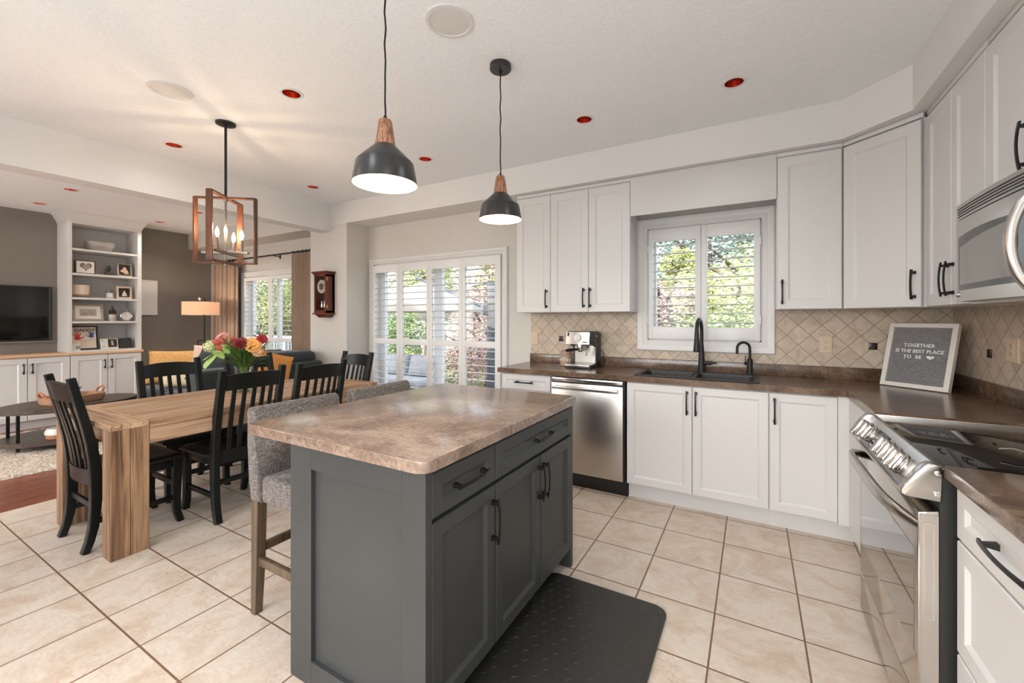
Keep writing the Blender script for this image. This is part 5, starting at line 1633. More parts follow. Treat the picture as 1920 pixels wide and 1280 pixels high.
fl = MB(ML)
ng = 48
pts_lo = []
zz0, zz1 = 0.026, bh - 0.026
rows = []
for i in range(ng * 2 + 1):
    z = zz0 + (zz1 - zz0) * i / (ng * 2)
    y = 0.002 if i % 2 else -0.0045
    rows.append((fl.v((0.026, y, z)), fl.v((bw - 0.026, y, z))))
for a, b_ in zip(rows, rows[1:]): fl.f([a[0], a[1], b_[1], b_[0]])
fl.build('felt', nmat('grey_felt', [(0.3, lin(136, 134, 135)), (0.7, lin(172, 170, 171))], 120, rough=0.95), lb, smooth=0)
for body, z, sz, xo in (('TOGETHER', 0.262, 0.029, -0.002), ('IS THE BEST PLACE', 0.226, 0.029, 0.002), ('TO  BE', 0.190, 0.029, -0.026)):
    M = ML @ Matrix.Translation((bw / 2 + xo, -0.006, z)) @ Matrix.Rotation(radians(90), 4, 'X')
    text_mesh('lettering', body, sz, M, WHITE_P, lb, 0.0012, spacing=0.98 if len(body) > 10 else 1.05, bold=0.0006)
def heart_poly(w, h, n=28):
    pts = []
    for i in range(n):
        t = 2 * pi * i / n
        x = 16 * sin(t) ** 3; y = 13 * cos(t) - 5 * cos(2 * t) - 2 * cos(3 * t) - cos(4 * t)
        pts.append((x / 34 * w, (y + 2.5) / 30 * h))
    return pts[::-1]
MB(ML @ Matrix.Translation((bw / 2 + 0.062, 0, 0.190))).prism(heart_poly(0.042, 0.026), -0.0075, -0.0045, axis='y').build('heart', WHITE_P, lb, smooth=0)

# sockets, switch and dark accent tiles
def outlet(name, label, x, z, w, h, kind, right=False):
    F = face('W', XR - 0.0102, x) if right else face('S', x, YW - 0.0102)
    r = thing(name, label, 'socket' if 'outlet' in name else 'switch', tuple(F.translation[:2]) + (z,))
    MB(F).nested(-w / 2, w / 2, z - h / 2, z + h / 2, [(0, 0), (0, -0.004), (0.003, -0.006)]).build('cover_plate', PLASTIC_B, r, smooth=0)
    if kind == 'outlet':
        MB(F).nested(-0.017, 0.017, z - 0.034, z + 0.034, [(0, -0.005), (0.0, -0.0085), (0.001, -0.009)]).build('socket_face', PLASTIC_B, r, smooth=0)
        sl = MB(F)
        for zz in (z - 0.019, z + 0.019):
            sl.box(-0.008, -0.006, -0.0095, -0.008, zz - 0.002, zz + 0.007).box(0.006, 0.008, -0.0095, -0.008, zz - 0.002, zz + 0.007).box(-0.002, 0.002, -0.0095, -0.008, zz - 0.011, zz - 0.006)
        sl.build('slot', INK, r, smooth=0)
    else:
        MB(F).nested(-0.015, 0.015, z - 0.033, z + 0.033, [(0, -0.005), (0.0, -0.0085), (0.002, -0.010)]).build('rocker', PLASTIC_B, r, smooth=0)
    return r
outlet('wall_outlet', 'almond wall socket on the backsplash right of the sink window', 0.448, 1.152, 0.074, 0.116, 'outlet')
outlet('light_switch', 'almond rocker switch at the left end of the backsplash', -1.853, 1.147, 0.074, 0.120, 'switch')
outlet('wall_outlet', 'almond wall plate on the right backsplash below the microwave', 2.915, 1.180, 0.11, 0.118, 'outlet', True)
ACC = nmat('speckled_dark_accent', [(0.45, lin(26, 20, 17)), (0.6, lin(60, 44, 36)), (0.7, lin(120, 98, 84))], 120, rough=0.25)
def accent(label, x, z, right=False, s_=0.046):
    F = face('W', XR - 0.0102, x) if right else face('S', x, YW - 0.0102)
    o = MB(F).box(-s_ / 2, s_ / 2, -0.004, 0.0, z - s_ / 2, z + s_ / 2, 0.0012).build('accent_tile', ACC)
    tag(o, label, 'tile', 'small dark accent tiles in the backsplash')
accent('small dark accent tile left of the letter board', 0.707, 1.149)
accent('small dark accent tile between the switch and the espresso machine', -1.572, 1.149)
accent('small dark accent tile on the right wall backsplash', 3.143, 1.149, True)
# ------------------------------------------------------------------ family room
# low cabinets with an oak top along the end wall; front plane
XC = -7.62
FX = face('E', XC - 0.02, 0.0)
def low_cab(label, y0, y1, ym, hl):
    r = thing('media_cabinet', label, 'cabinet', (-7.82, (y0 + y1) / 2, 0), 0, 'white media cabinets along the end wall')
    MB().box(XL + 0.004, XC - 0.02, y0, y1, 0.10, 0.866).box(XL + 0.004, XC - 0.05, y0, y1, 0.0, 0.10).build('body', WHITE, r, smooth=0)
    for a, b_, hx in ((y0, ym, ym - 0.035), (ym, y1, ym + 0.035)):
        add_door(r, FX, a + 0.002, b_ - 0.002, 0.105, 0.862, WHITE, (hx, 0.735, 'v'), L=0.125, fr=0.065)
    return r
low_cab('white two-door media cabinet right below the bookcase', 1.845, 2.556, 2.200, 0)
low_cab('white two-door media cabinet under the television', 1.125, 1.843, 1.484, 0)
low_cab('white media cabinet at the left edge, mostly out of view', 0.40, 1.123, 0.76, 0)
tag(MB().box(XL + 0.003, XC + 0.012, 0.38, 2.575, 0.867, 0.900, 0.004).build('cabinet_top', OAKTOP), 'long pale oak top over the white media cabinets', 'countertop')

# bookcase
BY0, BY1 = 1.822, 2.556
bk = thing('bookcase', 'white built-in bookcase with five shelves beside the television', 'bookcase', (-7.82, 2.19, 0.9))
XB = XC
for a, b_ in ((BY0, BY0 + 0.038), (BY1 - 0.045, BY1)):
    MB().box(XL + 0.003, XB, a, b_, 0.9005, 2.62, 0.002).build('side_panel', WHITE, bk, smooth=0)
MB().box(XL + 0.003, XL + 0.012, BY0 + 0.038, BY1 - 0.045, 0.9005, 2.62).build('back_panel', WHITE, bk, smooth=0)
MB().box(XL + 0.012, XB - 0.004, BY0 + 0.038, BY1 - 0.045, 2.570, 2.62).build('top_rail', WHITE, bk, smooth=0)
SHZ = [0.925, 1.306, 1.616, 1.930, 2.250]
for z in SHZ:
    MB().box(XL + 0.012, XB - 0.003, BY0 + 0.0385, BY1 - 0.0455, max(0.9005, z - 0.027), z, 0.001).build('shelf', WHITE, bk, smooth=0)
cr = MB()
prof = [(0.0, 2.600), (0.006, 2.600), (0.012, 2.625), (0.045, 2.690), (0.055, 2.700), (0.055, CH - 0.001), (0.0, CH - 0.001)]
def cl(d, z): return [(XL + 0.003, BY0 - d, z), (XB + d, BY0 - d, z), (XB + d, BY1 + d, z), (XL + 0.003, BY1 + d, z)]
rs = [cr.ring(cl(d, z)) for d, z in prof]
for i in range(len(rs) - 1):
    for k in range(3): cr.f([rs[i][k], rs[i][k + 1], rs[i + 1][k + 1], rs[i + 1][k]])
cr.f(rs[0]); cr.f(rs[-1])
cr.build('crown_molding', WHITE, bk, smooth=0)
XS = XB - 0.09   # where things on the shelves stand

# television on the wall
tv = thing('television', 'flat black television on the grey end wall', 'television', (XL + 0.04, 1.1, 1.06))
MB().box(XL + 0.003, XL + 0.036, 0.62, 1.772, 1.062, 1.752, 0.004).build('body', PLASTIC_D, tv, smooth=0)
MB().box(XL + 0.036, XL + 0.038, 0.632, 1.760, 1.078, 1.742).build('screen', mat('tv_screen', (0.004, 0.005, 0.005, 1), 0.06, spec=0.7), tv, smooth=0)
MB().box(XL + 0.002, XL + 0.040, 0.60, 1.80, 1.035, 1.052, 0.003).build('wall_rail', WALL_TAUPE, tv, smooth=0)

def yframe(name, label, cat, y0, y1, z, h, fr, fm, inner, x=XS, lean=8, mat_w=None, group=None, depth=0.02, yaw=0):
    """picture frame standing on a shelf, front towards +x"""
    F = Matrix.Translation((x, (y0 + y1) / 2, z + 0.001)) @ Matrix.Rotation(radians(90 + yaw), 4, 'Z') @ Matrix.Rotation(radians(-lean), 4, 'X')
    w = y1 - y0
    r = thing(name, label, cat, (x, (y0 + y1) / 2, z), 0, group)
    MB(F).nested(-w / 2, w / 2, 0, h, [(0, 0), (0, -depth), (fr, -depth), (fr, -depth + 0.006)], cap1=True).build('frame', fm, r, smooth=0)
    d = fr
    if mat_w:
        MB(F).box(-w / 2 + fr, w / 2 - fr, -depth + 0.003, -depth + 0.0055, fr, h - fr).build('passepartout', PAPER, r, smooth=0)
        d = fr + mat_w
    MB(F).box(-w / 2 + d, w / 2 - d, -depth + 0.001, -depth + 0.0035, d, h - d).build('picture', inner, r, smooth=0)
    return r, F, w, h, depth

# top shelf: bowl
bw_ = thing('serving_bowl', 'ribbed oval bowl on the top bookcase shelf', 'bowl', (-7.79, 2.165, SHZ[4]))
bm_ = MB(Matrix.Translation((-7.79, 2.165, SHZ[4] + 0.001)) @ Matrix.Diagonal((0.72, 1.0, 1.0, 1)))
bm_.lathe([(0.0, 0.0), (0.090, 0.0), (0.118, 0.020), (0.142, 0.055), (0.153, 0.095), (0.158, 0.128), (0.152, 0.128), (0.140, 0.085), (0.10, 0.03), (0.0, 0.018)], n=40, caps=False)
bm_.build('bowl_body', CERAMIC_G, bw_)
# second shelf
r, F, w, h, dp_ = yframe('heart_sign', 'framed heart sign reading love lives here on the bookcase', 'sign', 1.900, 2.090, SHZ[3], 0.172, 0.010, mat('dark_walnut_frame', lin(72, 46, 34), 0.5), PAPER, x=-7.72, lean=0, depth=0.05)
MB(F @ Matrix.Translation((0.004, -0.0495, 0.086))).prism(heart_poly(0.120, 0.112), -0.0015, 0.0005, axis='y').build('heart', mat('brown_heart', lin(112, 88, 74), 0.7), r, smooth=0)
for i, t in enumerate(('LOVE', 'LIVES', 'HERE')):
    text_mesh('lettering', t, 0.030, F @ Matrix.Translation((0.004, -0.0515, 0.110 - 0.024 * i)) @ Matrix.Rotation(radians(90), 4, 'X'), PAPER, r, 0.0004)
sp_ = thing('succulent', 'small spiky succulent in a dark bowl on the bookcase', 'plant', (-7.72, 2.235, SHZ[3]))
MB().lathe([(0.0, 0.001), (0.030, 0.001), (0.044, 0.02), (0.046, 0.045), (0.040, 0.052), (0.0, 0.048)], (-7.72, 2.235, SHZ[3]), 24, caps=False).build('pot', mat('dark_grey_pot', lin(84, 76, 70), 0.7), sp_)
lm = MB()
for i in range(22):
    a = i * 2.4; el = 0.25 + 0.06 * i
    d = Vector((cos(a) * cos(el), sin(a) * cos(el), sin(el)))
    p = Vector((-7.72, 2.235, SHZ[3] + 0.05))
    leaf(lm, p, p + d * (0.06 + 0.002 * i), 0.007, 4)
lm.build('leaves', SUCC, sp_, solid=0.002)
r, F, w, h, dp_ = yframe('framed_photo', 'grey framed baby photo on the second bookcase shelf', 'picture frame', 2.318, 2.470, SHZ[3], 0.178, 0.014, GREYWOOD, PHOTO_D, x=-7.70, lean=8)
figm = MB(F); figm.sphere((0.0, -0.0205, 0.105), 0.020, 12, 8, (1, 0.05, 1)); figm.sphere((-0.005, -0.0205, 0.072), 0.028, 12, 8, (1.5, 0.05, 0.8)); figm.sphere((0.015, -0.0205, 0.045), 0.020, 12, 8, (1.4, 0.05, 0.8))
figm.build('baby_figure', SKIN, r)
# third shelf
pp = thing('footed_planter', 'cream ribbed planter on a wooden foot stand, third bookcase shelf', 'planter', (-7.74, 1.965, SHZ[2]))
pm = MB()
rings = []
for r_, z in ((0.0, 0.032), (0.066, 0.032), (0.078, 0.045), (0.083, 0.09), (0.082, 0.165), (0.078, 0.165), (0.076, 0.05), (0.0, 0.045)):
    rings.append(pm.ring([(-7.74 + (r_ + (0.0025 * (k % 2) if r_ > 0.07 else 0)) * cos(2 * pi * k / 64), 1.965 + (r_ + (0.0025 * (k % 2) if r_ > 0.07 else 0)) * sin(2 * pi * k / 64), SHZ[2] + z) for k in range(64)]))
for a, b_ in zip(rings, rings[1:]): pm.bridge(a, b_)
pm.build('pot', mat('cream_glaze', lin(224, 204, 184), 0.35), pp, smooth=20)
MB().lathe([(0.0, 0.022), (0.070, 0.022), (0.079, 0.030), (0.079, 0.034), (0.0, 0.034)], (-7.74, 1.965, SHZ[2]), 32, caps=False).build('tray', OAKTOP, pp)
for a in (20, 140, 260):
    MB().tube([(-7.74 + 0.05 * cos(radians(a)), 1.965 + 0.05 * sin(radians(a)), SHZ[2] + 0.024), (-7.74 + 0.06 * cos(radians(a)), 1.965 + 0.06 * sin(radians(a)), SHZ[2] + 0.001)], 0.008, 10).build('leg', OAKTOP, pp)
cn = thing('candle_jar', 'glass jar candle with a metal lid on the third bookcase shelf', 'candle', (-7.71, 2.243, SHZ[2]))
MB().lathe([(0.0, 0.001), (0.034, 0.001), (0.037, 0.006), (0.037, 0.07), (0.030, 0.078), (0.0, 0.078)], (-7.71, 2.243, SHZ[2]), 24, caps=False).build('wax_jar', mat('pale_wax', lin(214, 204, 192), 0.25), cn)
MB().lathe([(0.0, 0.079), (0.033, 0.079), (0.034, 0.082), (0.034, 0.104), (0.030, 0.107), (0.0, 0.107)], (-7.71, 2.243, SHZ[2]), 24, caps=False).build('lid', mat('pewter_lid', lin(120, 112, 106), 0.35, 0.8), cn)
MB().box(-7.672, -7.671, 2.228, 2.258, SHZ[2] + 0.022, SHZ[2] + 0.055).build('paper_label', PAPER, cn, smooth=0)
r, F, w, h, dp_ = yframe('framed_photo', 'pale wood framed photo of a child on the third bookcase shelf', 'picture frame', 2.308, 2.470, SHZ[2], 0.172, 0.022, mat('pale_wood_frame', lin(214, 190, 166), 0.5), PHOTO_D, x=-7.70, lean=5)
figm = MB(F); figm.sphere((0.0, -0.0205, 0.098), 0.012, 12, 8, (1, 0.05, 1)); figm.sphere((0.0, -0.0205, 0.066), 0.022, 12, 8, (1.1, 0.05, 1.0)); figm.sphere((0.0, -0.0205, 0.044), 0.018, 12, 8, (1.7, 0.05, 0.5))
figm.build('child_figure', mat('child_print', lin(206, 196, 186), 0.5), r)
# fourth shelf
r, F, w, h, dp_ = yframe('framed_photo', 'large greyed wood frame with a wide white mat on the bookcase', 'picture frame', 1.885, 2.180, SHZ[1], 0.228, 0.026, GREYWOOD, PHOTO_P, x=-7.71, lean=12, mat_w=0.042)
sn = thing('snake_plant', 'small snake plant in a banded glass pot on the bookcase', 'plant', (-7.71, 2.270, SHZ[1]))
MB().lathe([(0.0, 0.001), (0.040, 0.001), (0.041, 0.04), (0.0415, 0.05), (0.041, 0.06), (0.041, 0.092), (0.037, 0.092), (0.0, 0.085)], (-7.71, 2.270, SHZ[1]), 28, caps=False).build('pot', nmat('banded_pot', [(0.45, lin(150, 138, 126)), (0.55, lin(206, 196, 186))], 16, (0.1, 0.1, 3), rough=0.2), sn)
lm = MB()
for dy, dx, hh, ln in ((-0.018, 0.0, 0.07, -0.012), (-0.008, 0.01, 0.06, 0.0), (0.004, 0.0, 0.125, -0.006), (0.014, 0.012, 0.08, 0.008), (0.024, -0.005, 0.05, 0.02), (-0.024, 0.01, 0.045, -0.01)):
    leaf(lm, (-7.71 + dx, 2.270 + dy, SHZ[1] + 0.085), (-7.71 + dx, 2.270 + dy + ln, SHZ[1] + 0.092 + hh), 0.011, 6, side=(0.15, 1, 0))
lm.build('leaves', SNAKE, sn, solid=0.003)
ac = thing('alarm_clock', 'round silver desk clock with a ring on top, bookcase', 'clock', (-7.70, 2.412, SHZ[1]))
MB().lathe([(0.0, -0.018), (0.060, -0.018), (0.065, -0.01), (0.065, 0.012), (0.060, 0.016), (0.056, 0.014), (0.056, 0.011), (0.0, 0.011)], (-7.70, 2.412, SHZ[1] + 0.073), 36, axis='x', caps=False).build('case', CHROME, ac)
MB().lathe([(0.0, 0.0115), (0.055, 0.0115), (0.055, 0.0125), (0.0, 0.0125)], (-7.70, 2.412, SHZ[1] + 0.073), 36, axis='x', caps=False).build('dial', PAPER, ac)
hm = MB()
for i in range(12):
    a = 2 * pi * i / 12
    hm.cbox((-7.687, 2.412 + 0.045 * sin(a), SHZ[1] + 0.073 + 0.045 * cos(a)), (0.001, 0.004, 0.010), Matrix.Rotation(-a, 3, 'X'))
for a, L in ((radians(-20), 0.038), (radians(210), 0.026)):
    hm.cbox((-7.6865, 2.412 + L / 2 * sin(a), SHZ[1] + 0.073 + L / 2 * cos(a)), (0.001, 0.003, L), Matrix.Rotation(-a, 3, 'X'))
hm.build('marking', INK, ac, smooth=0)
MB().tube([(-7.70, 2.412 + 0.014 * cos(2 * pi * k / 14), SHZ[1] + 0.155 + 0.014 * sin(2 * pi * k / 14)) for k in range(14)], 0.003, 8, closed=True).build('ring', CHROME, ac)
for dy in (-0.03, 0.03):
    MB().tube([(-7.70, 2.412 + dy, SHZ[1] + 0.018), (-7.695, 2.412 + dy * 1.3, SHZ[1] + 0.001)], 0.005, 8).build('foot', CHROME, ac)
# lowest shelf
r, F, w, h, dp_ = yframe('handprint_art', 'black framed daddy handprint art on the lowest bookcase shelf', 'picture', 1.868, 2.135, SHZ[0], 0.318, 0.018, INK, PAPERW, x=-7.74, lean=9)
text_mesh('lettering', 'DADDY', 0.056, F @ Matrix.Translation((0.010, -0.0205, 0.258)) @ Matrix.Rotation(radians(90), 4, 'X'), INK, r, 0.0004, bold=0.0012)
def hand(cx_, cz_, s_, m, mir=1):
    hm_ = MB(F @ Matrix.Translation((cx_, -0.0195, cz_)) @ Matrix.Diagonal((mir * s_, 1, s_, 1)))
    hm_.sphere((0, 0, 0), 0.030, 16, 8, (1.05, 0.03, 0.9))
    for a, L in ((-35, 0.050), (-14, 0.058), (6, 0.060), (26, 0.056)):
        q = radians(a)
        hm_.strap([(0.022 * sin(q) * 1.1, 0, 0.015), ((0.02 + L * 0.5) * sin(q), 0, (0.02 + L * 0.5) * cos(q)), ((0.02 + L) * sin(q), 0, (0.02 + L) * cos(q))], [0.013, 0.013, 0.009], 0.0012, (cos(q), 0, -sin(q)))
    hm_.strap([(0.018, 0, -0.008), (0.045, 0, 0.004), (0.066, 0, 0.022)], [0.016, 0.014, 0.008], 0.0012, (0, 0, 1))
    hm_.build('handprint', m, r, smooth=0)
hand(-0.062, 0.155, 1.0, RED, 1)
hand(0.070, 0.178, 0.80, BLUE, -1)
sm_ = MB(F)
for x0, x1, z, hh in ((-0.05, 0.02, 0.118, 0.004), (0.03, 0.10, 0.125, 0.004), (-0.03, 0.03, 0.098, 0.003), (0.07, 0.115, 0.262, 0.003)):
    sm_.box(x0, x1, -0.0202, -0.0192, z, z + hh)
sm_.build('small_writing', mat('pale_ink', lin(178, 150, 128), 0.7), r, smooth=0)
cdm = thing('greeting_card', 'small white card with a square window, in front of the handprint art', 'card', (-7.66, 1.91, SHZ[0]))
F2 = Matrix.Translation((-7.665, 1.905, SHZ[0] + 0.001)) @ Matrix.Rotation(radians(90), 4, 'Z') @ Matrix.Rotation(radians(-10), 4, 'X')
MB(F2).box(-0.042, 0.042, -0.002, 0.0, 0, 0.082).build('sheet', PAPER, cdm, smooth=0)
MB(F2).nested(0.0, 0.04, 0.018, 0.058, [(0, -0.001), (0, -0.003), (0.002, -0.003), (0.002, -0.002)]).build('square_outline', INK, cdm, smooth=0)
pc = thing('photo_card', 'pale card with a dark photo on the lowest bookcase shelf', 'card', (-7.69, 2.235, SHZ[0]))
F2 = Matrix.Translation((-7.69, 2.238, SHZ[0] + 0.001)) @ Matrix.Rotation(radians(90), 4, 'Z') @ Matrix.Rotation(radians(-16), 4, 'X')
MB(F2).box(-0.090, 0.090, -0.004, 0.0, 0, 0.142).build('sheet', PAPER, pc, smooth=0)
MB(F2).box(-0.012, 0.080, -0.0052, -0.004, 0.022, 0.136).build('photo_print', PHOTO_D, pc, smooth=0)
MB(F2).box(-0.076, -0.040, -0.0050, -0.004, 0.028, 0.036).box(-0.076, -0.056, -0.0050, -0.004, 0.112, 0.126).build('small_print', mat('grey_print', lin(150, 140, 126), 0.7), pc, smooth=0)
fgm = MB(F2); fgm.sphere((0.03, -0.0055, 0.105), 0.012, 10, 6, (1, 0.05, 1)); fgm.sphere((0.032, -0.0055, 0.07), 0.016, 10, 6, (0.8, 0.05, 1.6))
fgm.build('figure_print', mat('pale_figure_print', lin(190, 176, 164), 0.6), pc)
r, F, w, h, dp_ = yframe('framed_photo', 'dark glass photo frame at the right end of the lowest bookcase shelf', 'picture frame', 2.335, 2.470, SHZ[0], 0.140, 0.010, mat('dark_metal_frame', lin(52, 48, 46), 0.35, 0.5), mat('reflecting_photo_glass', lin(52, 58, 52), 0.12, spec=0.8), x=-7.70, lean=12)

# white wall panel right of the bookcase
wp = thing('wall_panel', 'white framed access panel on the grey wall right of the bookcase', 'wall panel', (XL + 0.01, 2.78, 1.4))
FP = face('E', XL, 0.0)
MB(FP).nested(2.60, 2.885, 1.395, 1.925, [(0, 0), (0, -0.012), (0.012, -0.014), (0.02, -0.010)]).build('panel', WHITE, wp, smooth=0)

# curtains, rod and rings
YR = YW - 0.095
def curtain(label, x0, x1, z0, z1, folds, seed):
    R_ = random.Random(seed)
    ph = [R_.uniform(0, 6.28) for _ in range(3)]
    c = thing('curtain', label, 'curtain', ((x0 + x1) / 2, YR, z0), 0, 'taupe curtains of the family room window')
    mb = MB()
    def fn(u, v):
        z = z0 + (z1 - z0) * v
        g = 0.72 + 0.28 * (1 - v) ** 0.5 if v > 0.9 else 1.0
        k = folds * 2 * pi
        x = x0 + (x1 - x0) * (u + 0.012 * sin(k * u * 2 + ph[0]))
        y = YR + (0.040 * sin(k * u + ph[1]) + 0.010 * sin(k * 0.37 * u + ph[2] + v)) * (0.8 + 0.25 * (1 - v))
        return (x, y, z)
    mb.grid(fn, int(folds * 14), 14)
    mb.build('cloth', CURTAIN, c, smooth=80, solid=0.003)
    hd_ = MB()
    hd_.grid(lambda u, v: (fn(u, 1)[0], fn(u, 1)[1], z1 - 0.004 + 0.05 * v), int(folds * 14), 1)
    hd_.build('heading', CURTAIN, c, smooth=80, solid=0.004)
    for i in range(int(folds) + 1):
        u = (i + 0.5) / (int(folds) + 1)
        xx = fn(u, 1)[0]
        MB().tube([(xx, YR + 0.020 * cos(2 * pi * k / 12), 2.262 + 0.020 * sin(2 * pi * k / 12)) for k in range(12)], 0.0035, 6, closed=True).build('ring', BLACK, c)
    return c
curtain('taupe curtain hanging in folds behind the floor lamp', -7.72, -6.98, 0.03, 2.18, 6, 1)
curtain('taupe curtain hanging beside the clock pier', -5.62, -4.96, 0.03, 2.19, 6, 2)
rd = thing('curtain_rod', 'black curtain rod over the family room window', 'curtain rod', (-6.3, YR, 2.262))
MB().tube([(-7.80, YR, 2.262), (-4.92, YR, 2.262)], 0.011, 12).build('rod', BLACK, rd)
for x in (-7.35, -6.05, -5.02):
    MB().tube([(x, YW - 0.002, 2.25), (x, YR, 2.25)], 0.006, 8).box(x - 0.012, x + 0.012, YW - 0.008, YW - 0.001, 2.215, 2.285).build('bracket', BLACK, rd)
MB().sphere((-7.82, YR, 2.262), 0.022, 14, 10).build('finial', BLACK, rd)

# floor lamp
fl_ = thing('floor_lamp', 'black floor lamp with a wide linen drum shade beside the curtain', 'floor lamp', (-7.10, 3.06, 0))
lx, ly = -7.09, 3.06
MB().lathe([(0.0, 0.001), (0.13, 0.001), (0.13, 0.018), (0.02, 0.03), (0.0, 0.03)], (lx + 0.06, ly + 0.02, 0), 32, caps=False).build('base', BLACK, fl_)
MB().tube([(lx + 0.06, ly + 0.02, 0.02), (lx + 0.06, ly + 0.02, 1.62), (lx + 0.05, ly + 0.015, 1.645), (lx + 0.02, ly, 1.655), (lx - 0.02, ly - 0.008, 1.645)], 0.009, 10).build('pole', BLACK, fl_)
MB().tube([(lx + 0.06, ly + 0.02, 1.02), (lx - 0.04, ly - 0.02, 1.02), (lx - 0.04, ly - 0.02, 0.92)], 0.008, 8).build('switch_arm', BLACK, fl_)
sh = MB()
prof = [(0.222, 1.395), (0.222, 1.585)]
sh.lathe(prof, (lx, ly, 0), 48, caps=False)
sh.build('shade', LINEN, fl_, smooth=60, solid=0.003)
MB().lathe([(0.0, 1.61), (0.012, 1.612), (0.02, 1.63), (0.016, 1.655), (0.0, 1.66)], (lx - 0.02, ly - 0.008, 0), 16, caps=False).build('finial', CHROME, fl_)
MB().sphere((lx, ly, 1.49), 0.035, 14, 10).build('bulb', BULB, fl_)
lamp('floor_lamp_light', 'POINT', (lx, ly, 1.52), 14, (1.0, 0.78, 0.54), radius=0.04)

# rug
rg_ = MB()
R3 = random.Random(11)
nx, ny = 60, 80
hgt = [[0.018 + R3.uniform(-0.007, 0.009) for _ in range(ny + 1)] for _ in range(nx + 1)]
rx0, rx1, ry0, ry1 = -7.45, -5.40, 0.10, 2.75
def rf(u, v):
    i, j = round(u * nx), round(v * ny)
    e = 0.0 if 0 < i < nx and 0 < j < ny else 1.0
    return (rx0 + (rx1 - rx0) * u + R3.uniform(-.012, .012) + (0.0), ry0 + (ry1 - ry0) * v + R3.uniform(-.012, .012), 0.002 if e else hgt[i][j])
rg_.grid(rf, nx, ny)
rgt = thing('area_rug', 'cream shag rug under the dark oval coffee table', 'rug', (-6.4, 1.4, 0))
rg_.build('pile', RUG, rgt, smooth=80)

# coffee table: two oval tiers
CX, CY = -6.46, 1.575
ct_ = thing('coffee_table', 'dark oval two-tier coffee table on the rug', 'coffee table', (CX, CY, 0.02))
def oval(z0, z1, a, b_, off=(0, 0)):
    pts = [(CX + off[0] + a * cos(2 * pi * k / 56), CY + off[1] + b_ * sin(2 * pi * k / 56)) for k in range(56)]
    return MB().prism(pts, z0, z1, b=0.004)
oval(0.392, 0.440, 0.40, 0.535).build('top', DARKOAK, ct_, smooth=30)
oval(0.075, 0.118, 0.40, 0.535).build('shelf', DARKOAK, ct_, smooth=30)
for a in (60, 120, 240, 300):
    x, y = CX + 0.36 * cos(radians(a)), CY + 0.48 * sin(radians(a))
    MB().box(x - 0.012, x + 0.012, y - 0.012, y + 0.012, 0.028, 0.391).build('leg', BLACK, ct_, smooth=0)
# woven tray
ty = thing('woven_tray', 'woven wicker tray with looped handles on the coffee table', 'tray', (-6.42, 1.57, 0.44))
T = Matrix.Translation((-6.42, 1.57, 0.4405)) @ Matrix.Rotation(radians(12), 4, 'Z')
tm_ = MB(T)
def rt(ins, z, r=0.07):
    return tm_.ring([(x, y, z) for x, y in rounded(-0.15 + ins, 0.15 - ins, -0.225 + ins, 0.225 - ins, r)])
rs = [rt(0.012, 0.0), rt(0.0, 0.02), rt(-0.006, 0.075), rt(0.008, 0.078), rt(0.018, 0.02), rt(0.03, 0.012)]
for a, b_ in zip(rs, rs[1:]): tm_.bridge(a, b_)
tm_.f(rs[0][::-1]); tm_.f(rs[-1])
tm_.build('basket', WICKER, ty, smooth=40)
for s_ in (-1, 1):
    MB(T).tube([(-0.06, s_ * 0.222, 0.068), (-0.045, s_ * 0.245, 0.115), (0, s_ * 0.255, 0.135), (0.045, s_ * 0.245, 0.115), (0.06, s_ * 0.222, 0.068)], 0.011, 10).build('handle', mat('tan_wicker_handle', lin(182, 118, 82), 0.7), ty)
pt = thing('potted_plant', 'tiny plant in a white pot standing in the woven tray', 'plant', (-6.42, 1.60, 0.4535))
MB().lathe([(0.0, 0.001), (0.034, 0.001), (0.042, 0.09), (0.038, 0.09), (0.0, 0.08)], (-6.42, 1.60, 0.4535), 24, caps=False).build('pot', CERAMIC, pt)
lm = MB()
for i in range(16):
    a = i * 2.4
    p = Vector((-6.42, 1.60, 0.54)); d = Vector((cos(a) * 0.6, sin(a) * 0.6, 0.8))
    leaf(lm, p, p + d * 0.07, 0.008, 4)
lm.build('leaves', SUCC, pt, solid=0.0015)
bx = thing('round_box', 'low white box with a wooden base on the coffee table shelf', 'box', (-6.22, 1.44, 0.118))
MB().lathe([(0.0, 0.001), (0.105, 0.001), (0.11, 0.008), (0.11, 0.045), (0.0, 0.045)], (-6.22, 1.44, 0.118), 32, caps=False).build('wooden_base', mat('reddish_wood', lin(164, 110, 80), 0.5), bx)
MB().lathe([(0.0, 0.0455), (0.118, 0.0455), (0.118, 0.075), (0.10, 0.105), (0.0, 0.107)], (-6.22, 1.44, 0.118), 32, caps=False).build('lid', CERAMIC, bx)

# sofa
sf = thing('sofa', 'charcoal sectional sofa behind the dining table', 'sofa', (-5.9, 2.8, 0))
def soft(x0, x1, y0, y1, z0, z1, b=0.04): return MB().box(x0, x1, y0, y1, z0, z1, b, 4)
soft(-7.02, -4.80, 2.36, 3.20, 0.10, 0.30, 0.02).build('base_frame', NAVY, sf, smooth=60)
soft(-5.58, -4.80, 1.99, 2.36, 0.10, 0.30, 0.02).build('base_frame', NAVY, sf, smooth=60)
for i in range(2):
    a = -7.02 + i * 0.71
    soft(a + 0.004, a + 0.706, 2.31, 3.02, 0.302, 0.455, 0.045).build('seat_cushion', NAVY, sf, smooth=70)
soft(-5.596, -4.804, 2.00, 3.02, 0.302, 0.455, 0.045).build('seat_cushion', NAVY, sf, smooth=70)
soft(-7.02, -4.56, 3.02, 3.265, 0.10, 0.78, 0.05).build('backrest', NAVY, sf, smooth=70)
soft(-4.80, -4.555, 1.96, 3.265, 0.10, 0.835, 0.045).build('backrest', NAVY, sf, smooth=70)
